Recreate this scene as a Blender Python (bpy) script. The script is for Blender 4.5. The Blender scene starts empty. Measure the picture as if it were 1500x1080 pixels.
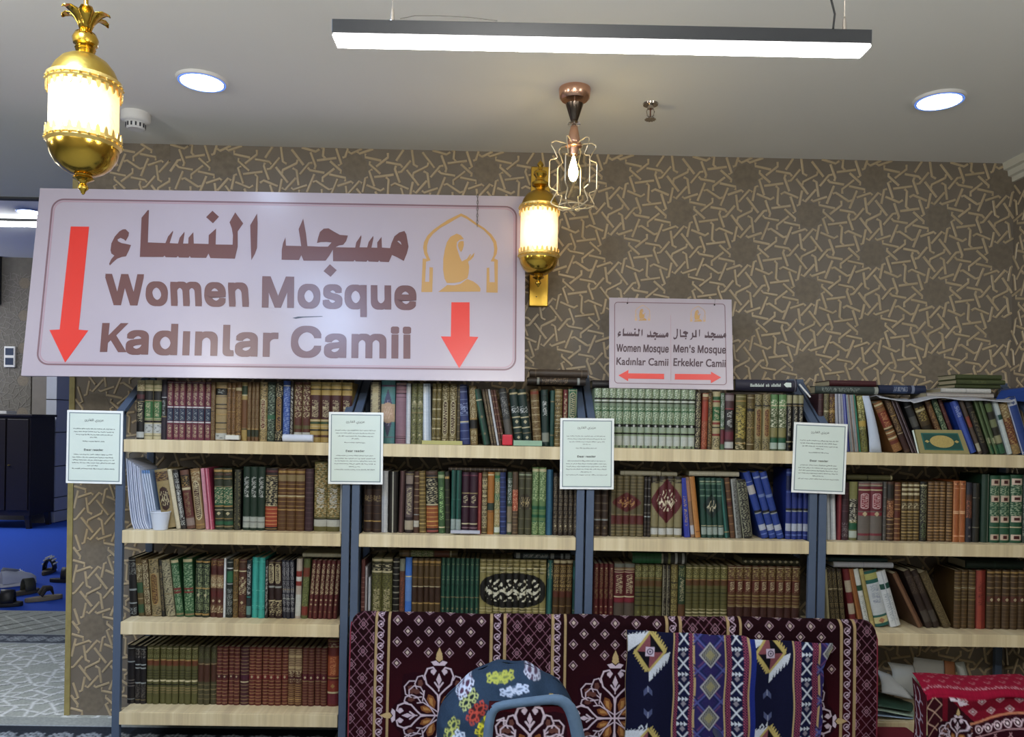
import bpy, bmesh, math, random
import numpy as np
from mathutils import Vector, Matrix
random.seed(7)
rng = np.random.RandomState(11)
C = bpy.context.scene.collection
SC = bpy.context.scene

# ------------------------------------------------------------------ camera
F = 1150.0                                   # focal length in pixels of a 1500 px wide frame
CX, CD, CZ, YAW, PITCH, ROLL, SX, SY = 1.59521, 3.2472, 1.35648, 0.01311, -0.00364, 0.01844, 2.718, 86.378
_cy, _sy = math.cos(YAW), math.sin(YAW)
_f = Vector((_sy, _cy, 0)); _r = Vector((_cy, -_sy, 0)); _u = Vector((0, 0, 1))
_f2 = _f*math.cos(PITCH)+_u*math.sin(PITCH); _u2 = _u*math.cos(PITCH)-_f*math.sin(PITCH)
_r2 = _r*math.cos(ROLL)+_u2*math.sin(ROLL); _u3 = _u2*math.cos(ROLL)-_r*math.sin(ROLL)
EYE = Vector((CX, -CD, CZ))
cam = bpy.data.cameras.new('camera'); cam_o = bpy.data.objects.new('camera', cam); C.objects.link(cam_o)
cam_o.matrix_world = Matrix(((_r2.x, _u3.x, -_f2.x, EYE.x), (_r2.y, _u3.y, -_f2.y, EYE.y), (_r2.z, _u3.z, -_f2.z, EYE.z), (0, 0, 0, 1)))
cam.sensor_fit = 'HORIZONTAL'; cam.sensor_width = 36; cam.lens = F/1500*36
cam.shift_x = -SX/1500; cam.shift_y = SY/1500; cam.clip_start = .05
SC.camera = cam_o

# ------------------------------------------------------------------ world and light
SC.view_settings.view_transform = 'Standard'; SC.view_settings.look = 'None'
SC.view_settings.gamma = 1; SC.view_settings.use_curve_mapping = False
SC.view_settings.exposure = -0.14
W = bpy.data.worlds.new('world'); W.use_nodes = True; SC.world = W
W.node_tree.nodes['Background'].inputs[0].default_value = (.78, .86, 1, 1)
W.node_tree.nodes['Background'].inputs[1].default_value = .16

def area(name, loc, size, energy, color, rot=(0, 0, 0), sy=None, shape=None):
    l = bpy.data.lights.new(name, 'AREA'); l.energy = energy; l.color = color; l.size = size
    if sy: l.shape = 'RECTANGLE'; l.size_y = sy
    if shape: l.shape = shape
    o = bpy.data.objects.new(name, l); o.location = loc; o.rotation_euler = rot; C.objects.link(o); return o
def point(name, loc, energy, color, rad=.03):
    l = bpy.data.lights.new(name, 'POINT'); l.energy = energy; l.color = color; l.shadow_soft_size = rad
    o = bpy.data.objects.new(name, l); o.location = loc; C.objects.link(o); return o
# unseen fill lights added over the hall behind the camera and the left hall
for i, (x, y) in enumerate([(.6, -3.6), (2.8, -3.6)]):
    area('hall_fill', (x, y, 2.5), 1.3, 34, (1, .98, .93), sy=.12)
area('left_hall_fill', (-6.6, 4.6, 3.1), 2.0, 110, (.9, .95, 1))  # added fill outside the view, with no fitting of its own
area('left_hall_fill', (-2.2, -1.2, 2.55), 1.6, 22, (.95, .97, 1))
for x, y, e_ in ((-2.4, -1.4, 30), (-.2, -1.9, 34), (1.6, -2.4, 42), (3.2, -2.2, 18)):      # point lights added out of view to brighten the ceiling
    point('ceiling_fill', (x, y, 2.2), e_, (1, .97, .92), .14)
point('far_hall_fill', (-6.4, 6.2, 2.2), 70, (.95, .97, 1), .2)  # unseen light added to lift the far hall ceiling
area('downlight_lamp', (.45, -1.72, 2.58), .22, 40, (.42, .62, 1), shape='DISK')
area('downlight_lamp', (3.2, -1.72, 2.58), .14, 4, (.75, .87, 1), shape='DISK')

# ------------------------------------------------------------------ helpers
def ray(px, py): return _f2 + _r2*((px-750-SX)/F) - _u3*((py-540-SY)/F)
def at(px, py, Y):
    d = ray(px, py); t = (Y-EYE.y)/d.y; return EYE+d*t
def atz(px, py, Z):
    d = ray(px, py); t = (Z-EYE.z)/d.z; return EYE+d*t
def ppm(Y): return F/(Y+CD)
def lin(h):
    h = h.lstrip('#'); v = [int(h[i:i+2], 16)/255 for i in (0, 2, 4)]
    return tuple(c/12.92 if c <= .04045 else ((c+.055)/1.055)**2.4 for c in v)
MATS = {}
def mat(name, hx='808080', rough=.6, metal=0, noise=0, scale=20, bump=0, emit=None, es=0, trans=0, spec=None, stretch=(1, 1, 1), coat=0):
    if name in MATS: return MATS[name]
    m = bpy.data.materials.new(name); m.use_nodes = True; nt = m.node_tree; b = nt.nodes['Principled BSDF']
    c = lin(hx)
    b.inputs['Base Color'].default_value = (*c, 1); b.inputs['Roughness'].default_value = rough; b.inputs['Metallic'].default_value = metal
    if spec is not None: b.inputs['Specular IOR Level'].default_value = spec
    if coat: b.inputs['Coat Weight'].default_value = coat
    if trans: b.inputs['Transmission Weight'].default_value = trans
    if emit: b.inputs['Emission Color'].default_value = (*lin(emit), 1); b.inputs['Emission Strength'].default_value = es
    if noise or bump:
        tc = nt.nodes.new('ShaderNodeTexCoord'); mp = nt.nodes.new('ShaderNodeMapping'); nz = nt.nodes.new('ShaderNodeTexNoise')
        mp.inputs['Scale'].default_value = stretch; nz.inputs['Scale'].default_value = scale; nz.inputs['Detail'].default_value = 5
        nt.links.new(tc.outputs['Object'], mp.inputs[0]); nt.links.new(mp.outputs[0], nz.inputs['Vector'])
        if noise:
            mx = nt.nodes.new('ShaderNodeMix'); mx.data_type = 'RGBA'
            mx.inputs[6].default_value = (*[v*(1-noise) for v in c], 1); mx.inputs[7].default_value = (*[min(1, v*(1+noise)) for v in c], 1)
            nt.links.new(nz.outputs[0], mx.inputs[0]); nt.links.new(mx.outputs[2], b.inputs['Base Color'])
        if bump:
            bp = nt.nodes.new('ShaderNodeBump'); bp.inputs['Strength'].default_value = bump; bp.inputs['Distance'].default_value = .004
            nt.links.new(nz.outputs[0], bp.inputs['Height']); nt.links.new(bp.outputs[0], b.inputs['Normal'])
    MATS[name] = m; return m
def vmat(name, rough=.55, spec=.35, weave=0, bump=.0, sheen=0):
    m = bpy.data.materials.new(name); m.use_nodes = True; nt = m.node_tree; b = nt.nodes['Principled BSDF']
    a = nt.nodes.new('ShaderNodeVertexColor'); a.layer_name = 'Col'
    nt.links.new(a.outputs[0], b.inputs['Base Color']); b.inputs['Roughness'].default_value = rough; b.inputs['Specular IOR Level'].default_value = spec
    if sheen: b.inputs['Sheen Weight'].default_value = sheen
    if weave:
        tc = nt.nodes.new('ShaderNodeTexCoord'); nz = nt.nodes.new('ShaderNodeTexNoise'); nz.inputs['Scale'].default_value = weave
        bp = nt.nodes.new('ShaderNodeBump'); bp.inputs['Strength'].default_value = bump; bp.inputs['Distance'].default_value = .002
        nt.links.new(tc.outputs['Object'], nz.inputs['Vector']); nt.links.new(nz.outputs[0], bp.inputs['Height']); nt.links.new(bp.outputs[0], b.inputs['Normal'])
    MATS[name] = m; return m
M_BOOK = vmat('printed_book_cloth', .48, .45, 300, .15)
M_CARPET = vmat('woven_carpet', .95, .1, 500, .5)
M_CLOTH = vmat('printed_cloth', .9, .15, 300, .3)
M_PAGE = mat('page_edges', 'a39b80', .9, noise=.12, scale=120, stretch=(40, 1, 1))
M_GOLD = mat('polished_gold', 'cfa845', .18, 1)
M_GOLD2 = mat('brushed_gold', 'c8a448', .36, 1, bump=.15, scale=90)
M_CHROME = mat('chrome', 'b8b0a8', .15, 1)
M_COPPER = mat('rose_gold', 'dcae94', .25, 1)
M_FRAME = mat('slate_blue_paint', '4c5a70', .5, noise=.06, scale=30, bump=.05)
M_WHITE = mat('white_plastic', 'dcdcda', .45)
M_DARK = mat('dark_metal', '2a2d34', .45)
M_BLACK = mat('black_rubber', '141416', .7)

class MB:
    def __init__(s): s.v = []; s.f = []
    def add(s, vs, fs):
        n = len(s.v); s.v += [tuple(v) for v in vs]; s.f += [tuple(i+n for i in f) for f in fs]; return s
    def box(s, a, b):
        x0, y0, z0 = a; x1, y1, z1 = b
        return s.add([(x0, y0, z0), (x1, y0, z0), (x1, y1, z0), (x0, y1, z0), (x0, y0, z1), (x1, y0, z1), (x1, y1, z1), (x0, y1, z1)],
              [(0, 3, 2, 1), (4, 5, 6, 7), (0, 1, 5, 4), (1, 2, 6, 5), (2, 3, 7, 6), (3, 0, 4, 7)])
    def hexa(s, p):  # eight corners: bottom 4 then top 4
        return s.add(p, [(0, 3, 2, 1), (4, 5, 6, 7), (0, 1, 5, 4), (1, 2, 6, 5), (2, 3, 7, 6), (3, 0, 4, 7)])
    def prism(s, pts, off):   # extrude polygon pts (3D) by vector off
        n = len(pts); off = Vector(off); a = [Vector(p) for p in pts]
        vs = a+[p+off for p in a]
        fs = [tuple(range(n)), tuple(range(2*n-1, n-1, -1))]+[(i, i+n, (i+1) % n+n, (i+1) % n) for i in range(n)]
        return s.add(vs, fs)
    def lathe(s, prof, c=(0, 0, 0), seg=32, a0=0, a1=2*math.pi, wob=None):
        full = abs(a1-a0-2*math.pi) < 1e-6; k = seg if full else seg+1
        vs = []
        for (r, z) in prof:
            for i in range(k):
                a = a0+(a1-a0)*i/seg; rr = r*(wob(a, z) if wob else 1)
                vs.append((c[0]+rr*math.cos(a), c[1]+rr*math.sin(a), c[2]+z))
        fs = []
        for j in range(len(prof)-1):
            for i in range(seg):
                i2 = (i+1) % k
                fs.append((j*k+i, j*k+i2, (j+1)*k+i2, (j+1)*k+i))
        return s.add(vs, fs)
    def tube(s, pts, r, seg=8, closed=False):
        pts = [Vector(p) for p in pts]; n = len(pts); vs = []
        for i, p in enumerate(pts):
            if closed: t = pts[(i+1) % n]-pts[i-1]
            else: t = pts[min(i+1, n-1)]-pts[max(i-1, 0)]
            t.normalize()
            ref = Vector((0, 0, 1)) if abs(t.z) < .9 else Vector((1, 0, 0))
            a = t.cross(ref).normalized(); b = t.cross(a)
            rr = r[i] if isinstance(r, (list, tuple)) else r
            vs += [p+a*rr*math.cos(2*math.pi*k/seg)+b*rr*math.sin(2*math.pi*k/seg) for k in range(seg)]
        fs = []
        for i in range(n if closed else n-1):
            j = (i+1) % n
            for k in range(seg):
                k2 = (k+1) % seg; fs.append((i*seg+k, i*seg+k2, j*seg+k2, j*seg+k))
        if not closed: fs += [tuple(range(seg-1, -1, -1)), tuple((n-1)*seg+k for k in range(seg))]
        return s.add(vs, fs)
    def build(s, name, m, parent=None, smooth=False, fix=True):
        me = bpy.data.meshes.new(name); me.from_pydata(s.v, [], s.f); me.update()
        if fix:
            bm = bmesh.new(); bm.from_mesh(me); bmesh.ops.recalc_face_normals(bm, faces=bm.faces); bm.to_mesh(me); bm.free()
        if smooth:
            me.polygons.foreach_set('use_smooth', [True]*len(me.polygons))
            try: me.set_sharp_from_angle(angle=math.radians(40))
            except Exception: pass
        o = bpy.data.objects.new(name, me)
        if m: me.materials.append(m)
        C.objects.link(o)
        if parent: o.parent = parent
        return o
def tag(o, label, cat, group=None):
    o['label'] = label; o['category'] = cat
    if group: o['group'] = group
    return o
def struct(o): o['kind'] = 'structure'; return o
def stuff(o): o['kind'] = 'stuff'; return o
def empty(name, label, cat, loc=(0, 0, 0), group=None):
    o = bpy.data.objects.new(name, None); o.empty_display_size = .05; o.location = loc; C.objects.link(o)
    return tag(o, label, cat, group)
def bevel(o, w=.002, n=2):
    md = o.modifiers.new('bevel', 'BEVEL'); md.width = w; md.segments = n; md.limit_method = 'ANGLE'; return o
def grid_mesh(name, P, col, m, parent=None, thick=None, smooth=True):
    """P: (ny,nx,3) points, col: (ny,nx,3) linear colours; thick: offset vector for a closed back"""
    ny, nx = P.shape[:2]; V = P.reshape(-1, 3); idx = np.arange(ny*nx).reshape(ny, nx)
    q = np.stack([idx[1:, :-1], idx[1:, 1:], idx[:-1, 1:], idx[:-1, :-1]], -1).reshape(-1, 4)
    cc = col.reshape(-1, 3)
    if thick is not None:
        ring = np.concatenate([idx[0, :], idx[1:, -1], idx[-1, -2::-1], idx[-2:0:-1, 0]])
        n0 = len(V); V = np.vstack([V, V[ring]+np.array(thick)]); cc = np.vstack([cc, cc[ring]]); k = len(ring)
        side = [(ring[i], ring[(i+1) % k], n0+(i+1) % k, n0+i) for i in range(k)]
    me = bpy.data.meshes.new(name)
    fl = q.tolist()
    if thick is not None:
        fl += [tuple(int(i) for i in f) for f in side]; fl.append(tuple(range(n0, n0+k)))
    me.from_pydata(V.tolist(), [], fl); me.update()
    a = me.color_attributes.new('Col', 'FLOAT_COLOR', 'POINT')
    buf = np.ones((len(V), 4), np.float32); buf[:, :3] = cc; a.data.foreach_set('color', buf.ravel())
    if smooth: me.polygons.foreach_set('use_smooth', [len(p.vertices) == 4 for p in me.polygons])
    me.materials.append(m); o = bpy.data.objects.new(name, me); C.objects.link(o)
    if parent: o.parent = parent
    return o

class Canvas:
    """a little painter in its own coordinates (x0..x1, y0..y1), y down"""
    def __init__(s, x0, x1, y0, y1, step, base):
        s.nx = int(round((x1-x0)/step))+1; s.ny = int(round((y1-y0)/step))+1
        s.x = np.linspace(x0, x1, s.nx); s.y = np.linspace(y0, y1, s.ny); s.X, s.Y = np.meshgrid(s.x, s.y)
        s.c = np.empty((s.ny, s.nx, 3)); s.c[:] = lin(base); s.st = step
    def put(s, sl, m, hx):
        m = np.clip(m, 0, 1)[..., None]; s.c[sl] = s.c[sl]*(1-m)+np.array(lin(hx))*m
    def win(s, xa, xb, ya, yb):
        i0, i1 = np.searchsorted(s.x, [xa, xb]); j0, j1 = np.searchsorted(s.y, [ya, yb]); return (slice(j0, j1), slice(i0, i1))
    def rect(s, xa, ya, xb, yb, hx):
        sl = s.win(xa, xb, ya, yb); s.put(sl, np.ones(s.X[sl].shape), hx)
    def line(s, pts, w, hx, closed=False):
        pts = list(pts)+([pts[0]] if closed else [])
        for (ax, ay), (bx, by) in zip(pts[:-1], pts[1:]):
            r = w/2+s.st; sl = s.win(min(ax, bx)-r, max(ax, bx)+r, min(ay, by)-r, max(ay, by)+r)
            X, Y = s.X[sl], s.Y[sl]
            if X.size == 0: continue
            dx, dy = bx-ax, by-ay; L = dx*dx+dy*dy+1e-12
            t = np.clip(((X-ax)*dx+(Y-ay)*dy)/L, 0, 1); d = np.hypot(X-ax-t*dx, Y-ay-t*dy)
            s.put(sl, (w/2-d)/s.st+.5, hx)
    def poly(s, pts, hx):
        xs = [p[0] for p in pts]; ys = [p[1] for p in pts]; sl = s.win(min(xs), max(xs), min(ys), max(ys))
        X, Y = s.X[sl], s.Y[sl]
        if X.size == 0: return
        ins = np.zeros(X.shape, bool); n = len(pts)
        for i in range(n):
            ax, ay = pts[i]; bx, by = pts[(i+1) % n]
            if ay == by: continue
            ins ^= ((Y < ay) != (Y < by)) & (X < (bx-ax)*(Y-ay)/(by-ay)+ax)
        s.put(sl, ins.astype(float), hx)
    def dot(s, x, y, r, hx, ring=None):
        R = r+s.st*2; sl = s.win(x-R, x+R, y-R, y+R); X, Y = s.X[sl], s.Y[sl]
        if X.size == 0: return
        d = np.hypot(X-x, Y-y); s.put(sl, ((r-d) if ring is None else ring/2-abs(d-r))/s.st+.5, hx)
    def rhomb(s, x, y, rx, ry, hx, ring=None):
        sl = s.win(x-rx-2*s.st, x+rx+2*s.st, y-ry-2*s.st, y+ry+2*s.st); X, Y = s.X[sl], s.Y[sl]
        if X.size == 0: return
        d = (1-abs(X-x)/rx-abs(Y-y)/ry)*min(rx, ry)*.75
        s.put(sl, (d if ring is None else ring/2-abs(d-ring/2))/s.st+.5, hx)
    def speckle(s, amt=.08):
        s.c *= (1+amt*(rng.rand(s.ny, s.nx, 1)*2-1))

# ------------------------------------------------------------------ the room
WY = .34; CEIL = 2.6; XL = -.37; XR = 3.925
M_WALL = mat('taupe_wallpaper', '756c60', .62, noise=.2, scale=7, bump=.25)
M_STRAND = mat('raised_tan_lattice', 'b3a182', .42, noise=.25, scale=9, spec=.6)
M_MEDAL = mat('mottled_medallion', '756b5c', .7, noise=.4, scale=45)
M_CEIL = mat('matt_white_ceiling', 'e6e6e2', .9, noise=.02, scale=3)
def lattice(parent, fn, s0, s1, z0, z1, cs, cz, L, name='lattice_relief', ms=None):
    """interlaced strands of the wallpaper; fn(s, z, h) maps the sheet to the wall, h is the height of the relief"""
    k = L/1366.
    base = [[(-761, 281), (-701, 261), (-466, 411), (-404, 394)], [(-584, 276), (-588, 196), (-376, 26)], [(-856, 21), (-816, 68), (-556, 109)],
            [(-446, 546), (-316, 216)], [(-466, 136), (-176, 191), (-181, 256)], [(-456, -104), (-256, 66), (-266, 116)]]
    S = MB(); D = MB(); w = .0215*L
    a1 = (L*math.cos(math.radians(30)), L*.5); a2 = (0, L)
    for i in range(-20, 21):
        for j in range(-20, 21):
            ox, oz = cs+i*a1[0], cz+i*a1[1]+j*a2[1]
            if not (s0-L < ox < s1+L and z0-L < oz < z1+L): continue
            pts = []
            for t in range(12):
                an = t*math.pi/6; r = .175*L*(1 if t % 2 else .93)
                pts.append((min(max(ox+r*math.sin(an), s0), s1), min(max(oz+r*math.cos(an), z0), z1)))
            if s0 < ox < s1 and z0 < oz < z1:
                D.prism([fn(p[0], p[1], .0) for p in pts], Vector(fn(0, 0, .0006))-Vector(fn(0, 0, 0)))
            for q in range(6):
                ca, sa = math.cos(q*math.pi/3), math.sin(q*math.pi/3)
                for bi, pl in enumerate(base):
                    if bi == 0 and q > 2: continue
                    P = [(ox+(x*ca-y*sa)*k, oz-(x*sa+y*ca)*k) for x, y in pl]
                    if any(not (s0 < p[0] < s1 and z0 < p[1] < z1) for p in P):
                        mx = sum(p[0] for p in P)/len(P); mz = sum(p[1] for p in P)/len(P)
                        if not (s0 < mx < s1 and z0 < mz < z1): continue
                        P = [(min(max(p[0], s0+.001), s1-.001), min(max(p[1], z0+.001), z1-.001)) for p in P]
                    n = len(P); vs = []; hh = .0022+.0008*((i*7+j*3+q+bi) % 3)
                    for m_ in range(n):
                        tx = P[min(m_+1, n-1)][0]-P[max(m_-1, 0)][0]; tz = P[min(m_+1, n-1)][1]-P[max(m_-1, 0)][1]
                        d = math.hypot(tx, tz)+1e-9; nx_, nz_ = -tz/d, tx/d
                        for (o_, h) in ((-.62, 0), (-.38, 1), (.38, 1), (.62, 0)):
                            vs.append(fn(P[m_][0]+nx_*w*o_*1.25, P[m_][1]+nz_*w*o_*1.25, h*hh if 0 <= m_ < n else 0))
                    fs = [(m_*4+e, m_*4+e+1, m_*4+e+5, m_*4+e+4) for m_ in range(n-1) for e in range(3)]+[(0, 1, 2, 3), (n*4-1, n*4-2, n*4-3, n*4-4)]
                    S.add(vs, fs)
    if D.v: stuff(D.build('medallion_relief', M_MEDAL, parent))
    stuff(S.build(name, ms or M_STRAND, parent))
star = at(1185.3, 315.5, WY); LW = 110/ppm(WY)
wall_back = struct(MB().box((XL, WY, 0), (XR+.1, WY+.12, CEIL)).build('wall_back', M_WALL))
lattice(wall_back, lambda s, z, h: (s, WY-.0002-h, z), .06, XR, 0.0, CEIL, star.x, star.z, LW)
star2 = at(136.5, 919, WY)
lattice(wall_back, lambda s, z, h: (s, WY-.0002-h, z), XL+.022, .06, 0.0, CEIL, star2.x, star2.z, LW*.98)
MB().box((XL-.004, WY-.006, 0), (XL+.02, WY+.124, CEIL)).build('corner_bead', mat('gilded_bead', '968a58', .5, 0, noise=.3, scale=40), wall_back)
wall_right = struct(MB().box((XR, -5, 0), (XR+.1, WY, CEIL)).build('wall_right', M_WALL))
lattice(wall_right, lambda s, z, h: (XR-.0002-h, WY-s, z), .0, 1.6, 0, CEIL-.1, .28, star.z+.1, LW)
# crown moulding of the right wall
prof = [(0, 0), (-.012, 0), (-.014, .022), (-.03, .026), (-.034, .05), (-.052, .054), (-.058, .085), (0, .085)]
crown = MB().prism([(XR+a, WY-.001, CEIL-.085+b) for a, b in prof], (0, -3.5, 0)).build('trim_1', mat('cornice_plaster', 'cfcdbf', .7))
struct(crown)
floor = struct(MB().box((-9, -5, -.08), (XR+.1, 10.4, -.012)).build('floor', mat('screed', '6d6a63', .9, noise=.1)))
ceil = struct(MB().box((-6, -5, CEIL), (XR+.1, WY, CEIL+.1)).box((-6, WY, CEIL), (XL+.3, 1.26, CEIL+.1)).build('ceiling', M_CEIL))
struct(MB().box((-6, 1.26, CEIL-.012), (XL+.3, 1.30, CEIL+.9)).build('trim_2', mat('dark_edge_lip', '4a4c50', .8)))  # dark lip along the edge of the near ceiling
struct(MB().box((-6, -5, 0), (-5.9, 1.26, CEIL)).build('wall_left', mat('plain_grey_wall', '9a9890', .8)))
struct(MB().box((-6, -5.1, 0), (XR+.1, -5, CEIL)).build('wall_front', MATS['plain_grey_wall']))
ceil2 = struct(MB().box((-9, 1.3, 3.4), (3, 10.4, 3.5)).build('ceiling_far', mat('far_ceiling', 'bfc2c6', .9)))

# the hall seen past the end of the wall
FY = 7.0
p44 = at(43, 700, FY); p66 = at(66, 700, FY-.25); p81 = at(81, 700, FY-.25); p44b = at(45, 700, FY-.25)
M_FAR = mat('dark_far_wallpaper', '67635b', .8, noise=.3, scale=14, bump=.3)
wf = struct(MB().box((-9, FY, 0), (p44.x, FY+.1, 3.4)).build('wall_far', M_FAR))
lattice(wf, lambda s, z, h: (s, FY-.0005-h, z), -8, p44.x, .9, 3.2, -5, 1.6, .42, ms=mat('dim_strand', '77726a', .6))
pil = struct(MB().box((p44b.x, FY-.25, 0), (p66.x, FY+.4, 3.4)).build('wall_pilaster', mat('pilaster_paper', '7d7770', .8, noise=.15, scale=10)))
tcol = empty('tiled_column', 'pale stone-tiled column standing behind the dark wallpapered pilaster in the far hall', 'column', (p66.x, FY-.25, 0))
TM = mat('pale_tile', 'b8bcc6', .5, noise=.05, scale=5)
zs = [at(73, y, FY-.25).z for y in (750, 730, 684, 634, 586, 545)]+[3.38]
for a, b in zip([0]+zs[:-1], zs):
    o = MB().box((.0, .0, a+.012), (p81.x-p66.x, .5, b)).build('tile', TM, tcol)
wallf2 = struct(MB().box((p81.x+.0, 8.9, 0), (2, 9, 3.4)).build('wall_far_blue', mat('grey_blue_wall', 'aab2c6', .8)))
ex = at(99, 575, 8.7)
fe = empty('fire_extinguisher_case', 'black hanging case above the red rail on the far blue wall', 'case', (ex.x, 8.7, ex.z))
o = MB().box((-.045, -.05, -.11), (.05, .2, .14)).build('case', M_BLACK, fe); bevel(o, .01)
rl = at(92, 590, 8.6)
tag(MB().box((rl.x-.12, 8.56, rl.z-.018), (rl.x+.3, 8.62, rl.z+.018)).box((rl.x-.02, 8.62, rl.z-.01), (rl.x+.0, 8.9, rl.z+.01)).box((rl.x+.2, 8.62, rl.z-.01), (rl.x+.22, 8.9, rl.z+.01)).build('handrail', mat('dark_red_paint', '7a2338', .5)), 'short dark red rail across the narrow gap to the far blue wall', 'rail')
# dark cabinet
ca = at(0, 775, 6.2); cb = at(43, 765, 6.2); ct = at(43, 607, 6.2)
cab = empty('dark_cabinet', 'dark brown wooden cabinet standing against the far wall on blue carpet', 'cabinet', (cb.x, 6.2, 0))
M_CAB = mat('dark_walnut', '221c20', .4, noise=.3, scale=8, stretch=(1, 1, 6))
w_ = 1.1; h_ = ct.z
MB().box((-w_, 0, .16), (0, .5, h_-.03)).build('body', M_CAB, cab)
bevel(MB().box((-w_-.02, -.03, h_-.03), (.03, .5, h_)).build('top', M_CAB, cab), .006)
for k in range(4):
    d = MB().box((-w_+.02+k*.27, -.018, .22), (-w_+.27+k*.27, 0, h_-.06)).build('door', M_CAB, cab); bevel(d, .006)
    MB().lathe([(0, 0), (.012, .004), (.014, .014), (0, .02)], seg=10).build('knob', M_GOLD2, d).location = (-w_+.05+k*.27, -.03, .75)
for x in (-w_+.03, -.08):
    for y in (.02, .42):
        MB().prism([(x, y, .16), (x+.06, y, .16), (x+.075, y, 0), (x+.03, y, 0)], (0, .05, 0)).build('leg', M_CAB, cab)
pc = at(2, 604, 6.25)
tag(MB().box((pc.x-.1, 6.25, ct.z+.001), (pc.x+.06, 6.45, ct.z+.035)).build('folded_paper', M_WHITE), 'small white folded paper lying on top of the dark cabinet', 'paper')
# thermostat, black screen and grey box on the far wall
tp = at(16, 523, FY)
th = empty('wall_switch_panel', 'white switch panel with two dark blue displays on the far wall', 'switch', (tp.x, FY-.02, tp.z))
bevel(MB().box((-.07, -.012, -.135), (.07, .02, .135)).build('faceplate', M_WHITE, th), .006)
for dz in (-.115, .01): MB().box((-.05, -.018, dz+.01), (.05, -.012, dz+.1)).build('display', mat('dark_display', '27354f', .3), th)
tp = at(0, 405, FY)
bevel(tag(MB().box((tp.x-.5, FY-.07, at(0, 447, FY).z), (tp.x+.03, FY-.005, at(0, 366, FY).z)).build('television', mat('screen_black', '10131c', .3)), 'black television panel on the far wall, cut by the picture left edge', 'television'), .01)
tp = at(16, 363, FY)
bevel(tag(MB().box((tp.x-.07, FY-.06, tp.z-.04), (tp.x+.07, FY, tp.z+.04)).build('junction_box', mat('grey_plastic', '8b939c', .6)), 'small pale grey box high on the far wall beside the television', 'box'), .005)

def emis(name, hx, s):
    return mat(name, hx, .5, emit=hx, es=s)
def downlight(px, py, Z, label, r=.075):
    p = atz(px, py, Z)
    e = empty('downlight', label, 'ceiling light', (p.x, p.y, Z), 'round recessed ceiling lights')
    MB().lathe([(r, -.001), (r, -.012), (r*1.17, -.010), (r*1.22, 0)], seg=40).build('trim_ring', M_WHITE, e, True)
    MB().lathe([(0, -.004), (r*.99, -.004), (r*.99, -.0005), (0, -.0005)], seg=40).build('lens', emis('cool_lens', 'cfe2ff', 26), e)
    MB().lathe([(r*.985, -.0045), (r*1.07, -.0125), (r*1.10, -.0115)], seg=40).build('halo_ring', emis('blue_halo_glow', '4f8cff', 1.1), e)  # glowing ring added to imitate the blue halo round the lens
    return e
downlight(296, 117, CEIL, 'round blue-white recessed ceiling light between the gold lantern and the linear light')
downlight(1376, 145, CEIL, 'round blue-white recessed ceiling light at the right, beyond the linear light')
downlight(44, 310, 3.4, 'round blue-white recessed light in the far hall ceiling left of the big sign', r=.11)

# linear pendant lights
def linear(Y, A, B, top, label, mid=.55, wires=True, Zc=CEIL, dy=.055, wx=()):
    a = at(*A, Y-dy/2); b = at(*B, Y-dy/2); L = (b-a).length; d = (b-a).normalized()
    e = empty('linear_pendant_light', label, 'ceiling light', a)
    e.rotation_euler = (0, -math.asin(d.z), 0)
    h = top; hd = h*mid
    bevel(MB().box((0, 0, -hd), (L, dy, 0)).build('housing', mat('anthracite_aluminium', '1b1e23', .4), e), .0015)
    bevel(MB().box((.001, .001, -h), (L-.001, dy-.001, -hd)).build('diffuser', emis('cold_white_diffuser', 'fffdf6', 42), e), .003)
    for x in wx:
        z = Zc-(a+d*x).z
        MB().tube([(x, dy/2, 0), (x, dy/2, z)], .0012, 6).lathe([(.004, 0), (.005, .012), (.003, .035), (.0012, .04)], (x, dy/2, 0), 10).build('suspension_wire', M_CHROME, e)
    return e, L, d
LY = -1.6
e, L, d = linear(LY, (486, 27), (1278, 43), (.036), 'long black linear pendant light with white diffuser hanging across the ceiling', wx=(.12, 1.07), mid=.80)
ph = [(1.035, .0, .0), (1.038, 0, .03), (1.03, 0, .06), (1.022, 0, .1), (1.022, 0, .2), (1.03, 0, .4)]
MB().tube(ph, .0022, 8).build('power_cord', M_BLACK, e, True)
MB().tube([(.14, 0, .002), (.17, 0, .009), (.22, 0, .010), (.28, 0, .008), (.34, 0, .002)], .0007, 5).build('loose_wire', M_CHROME, e)
linear(5.0, (-260, 315), (110, 322), .075, 'distant white linear light below the far hall ceiling, left of the big sign', mid=.4, Zc=3.4, dy=.04, wx=(.3,))

# smoke detector
p = atz(199, 166, CEIL)
sd = empty('smoke_detector', 'round white smoke detector on the ceiling beside the gold lantern', 'smoke detector', (p.x, p.y, CEIL))
MB().lathe([(0, 0), (.056, 0), (.056, -.03), (.05, -.038), (.042, -.04), (.04, -.043), (0, -.043)], seg=32).build('base', M_WHITE, sd, True)
MB().lathe([(.036, -.043), (.036, -.06), (.03, -.066), (0, -.066)], seg=28).build('sensor_cap', M_WHITE, sd, True)
for k in range(14):
    a = k*math.pi/7; MB().box((-.003, .0355, -.06), (.003, .0385, -.045)).build('vent', M_DARK, sd).rotation_euler = (0, 0, a)
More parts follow.
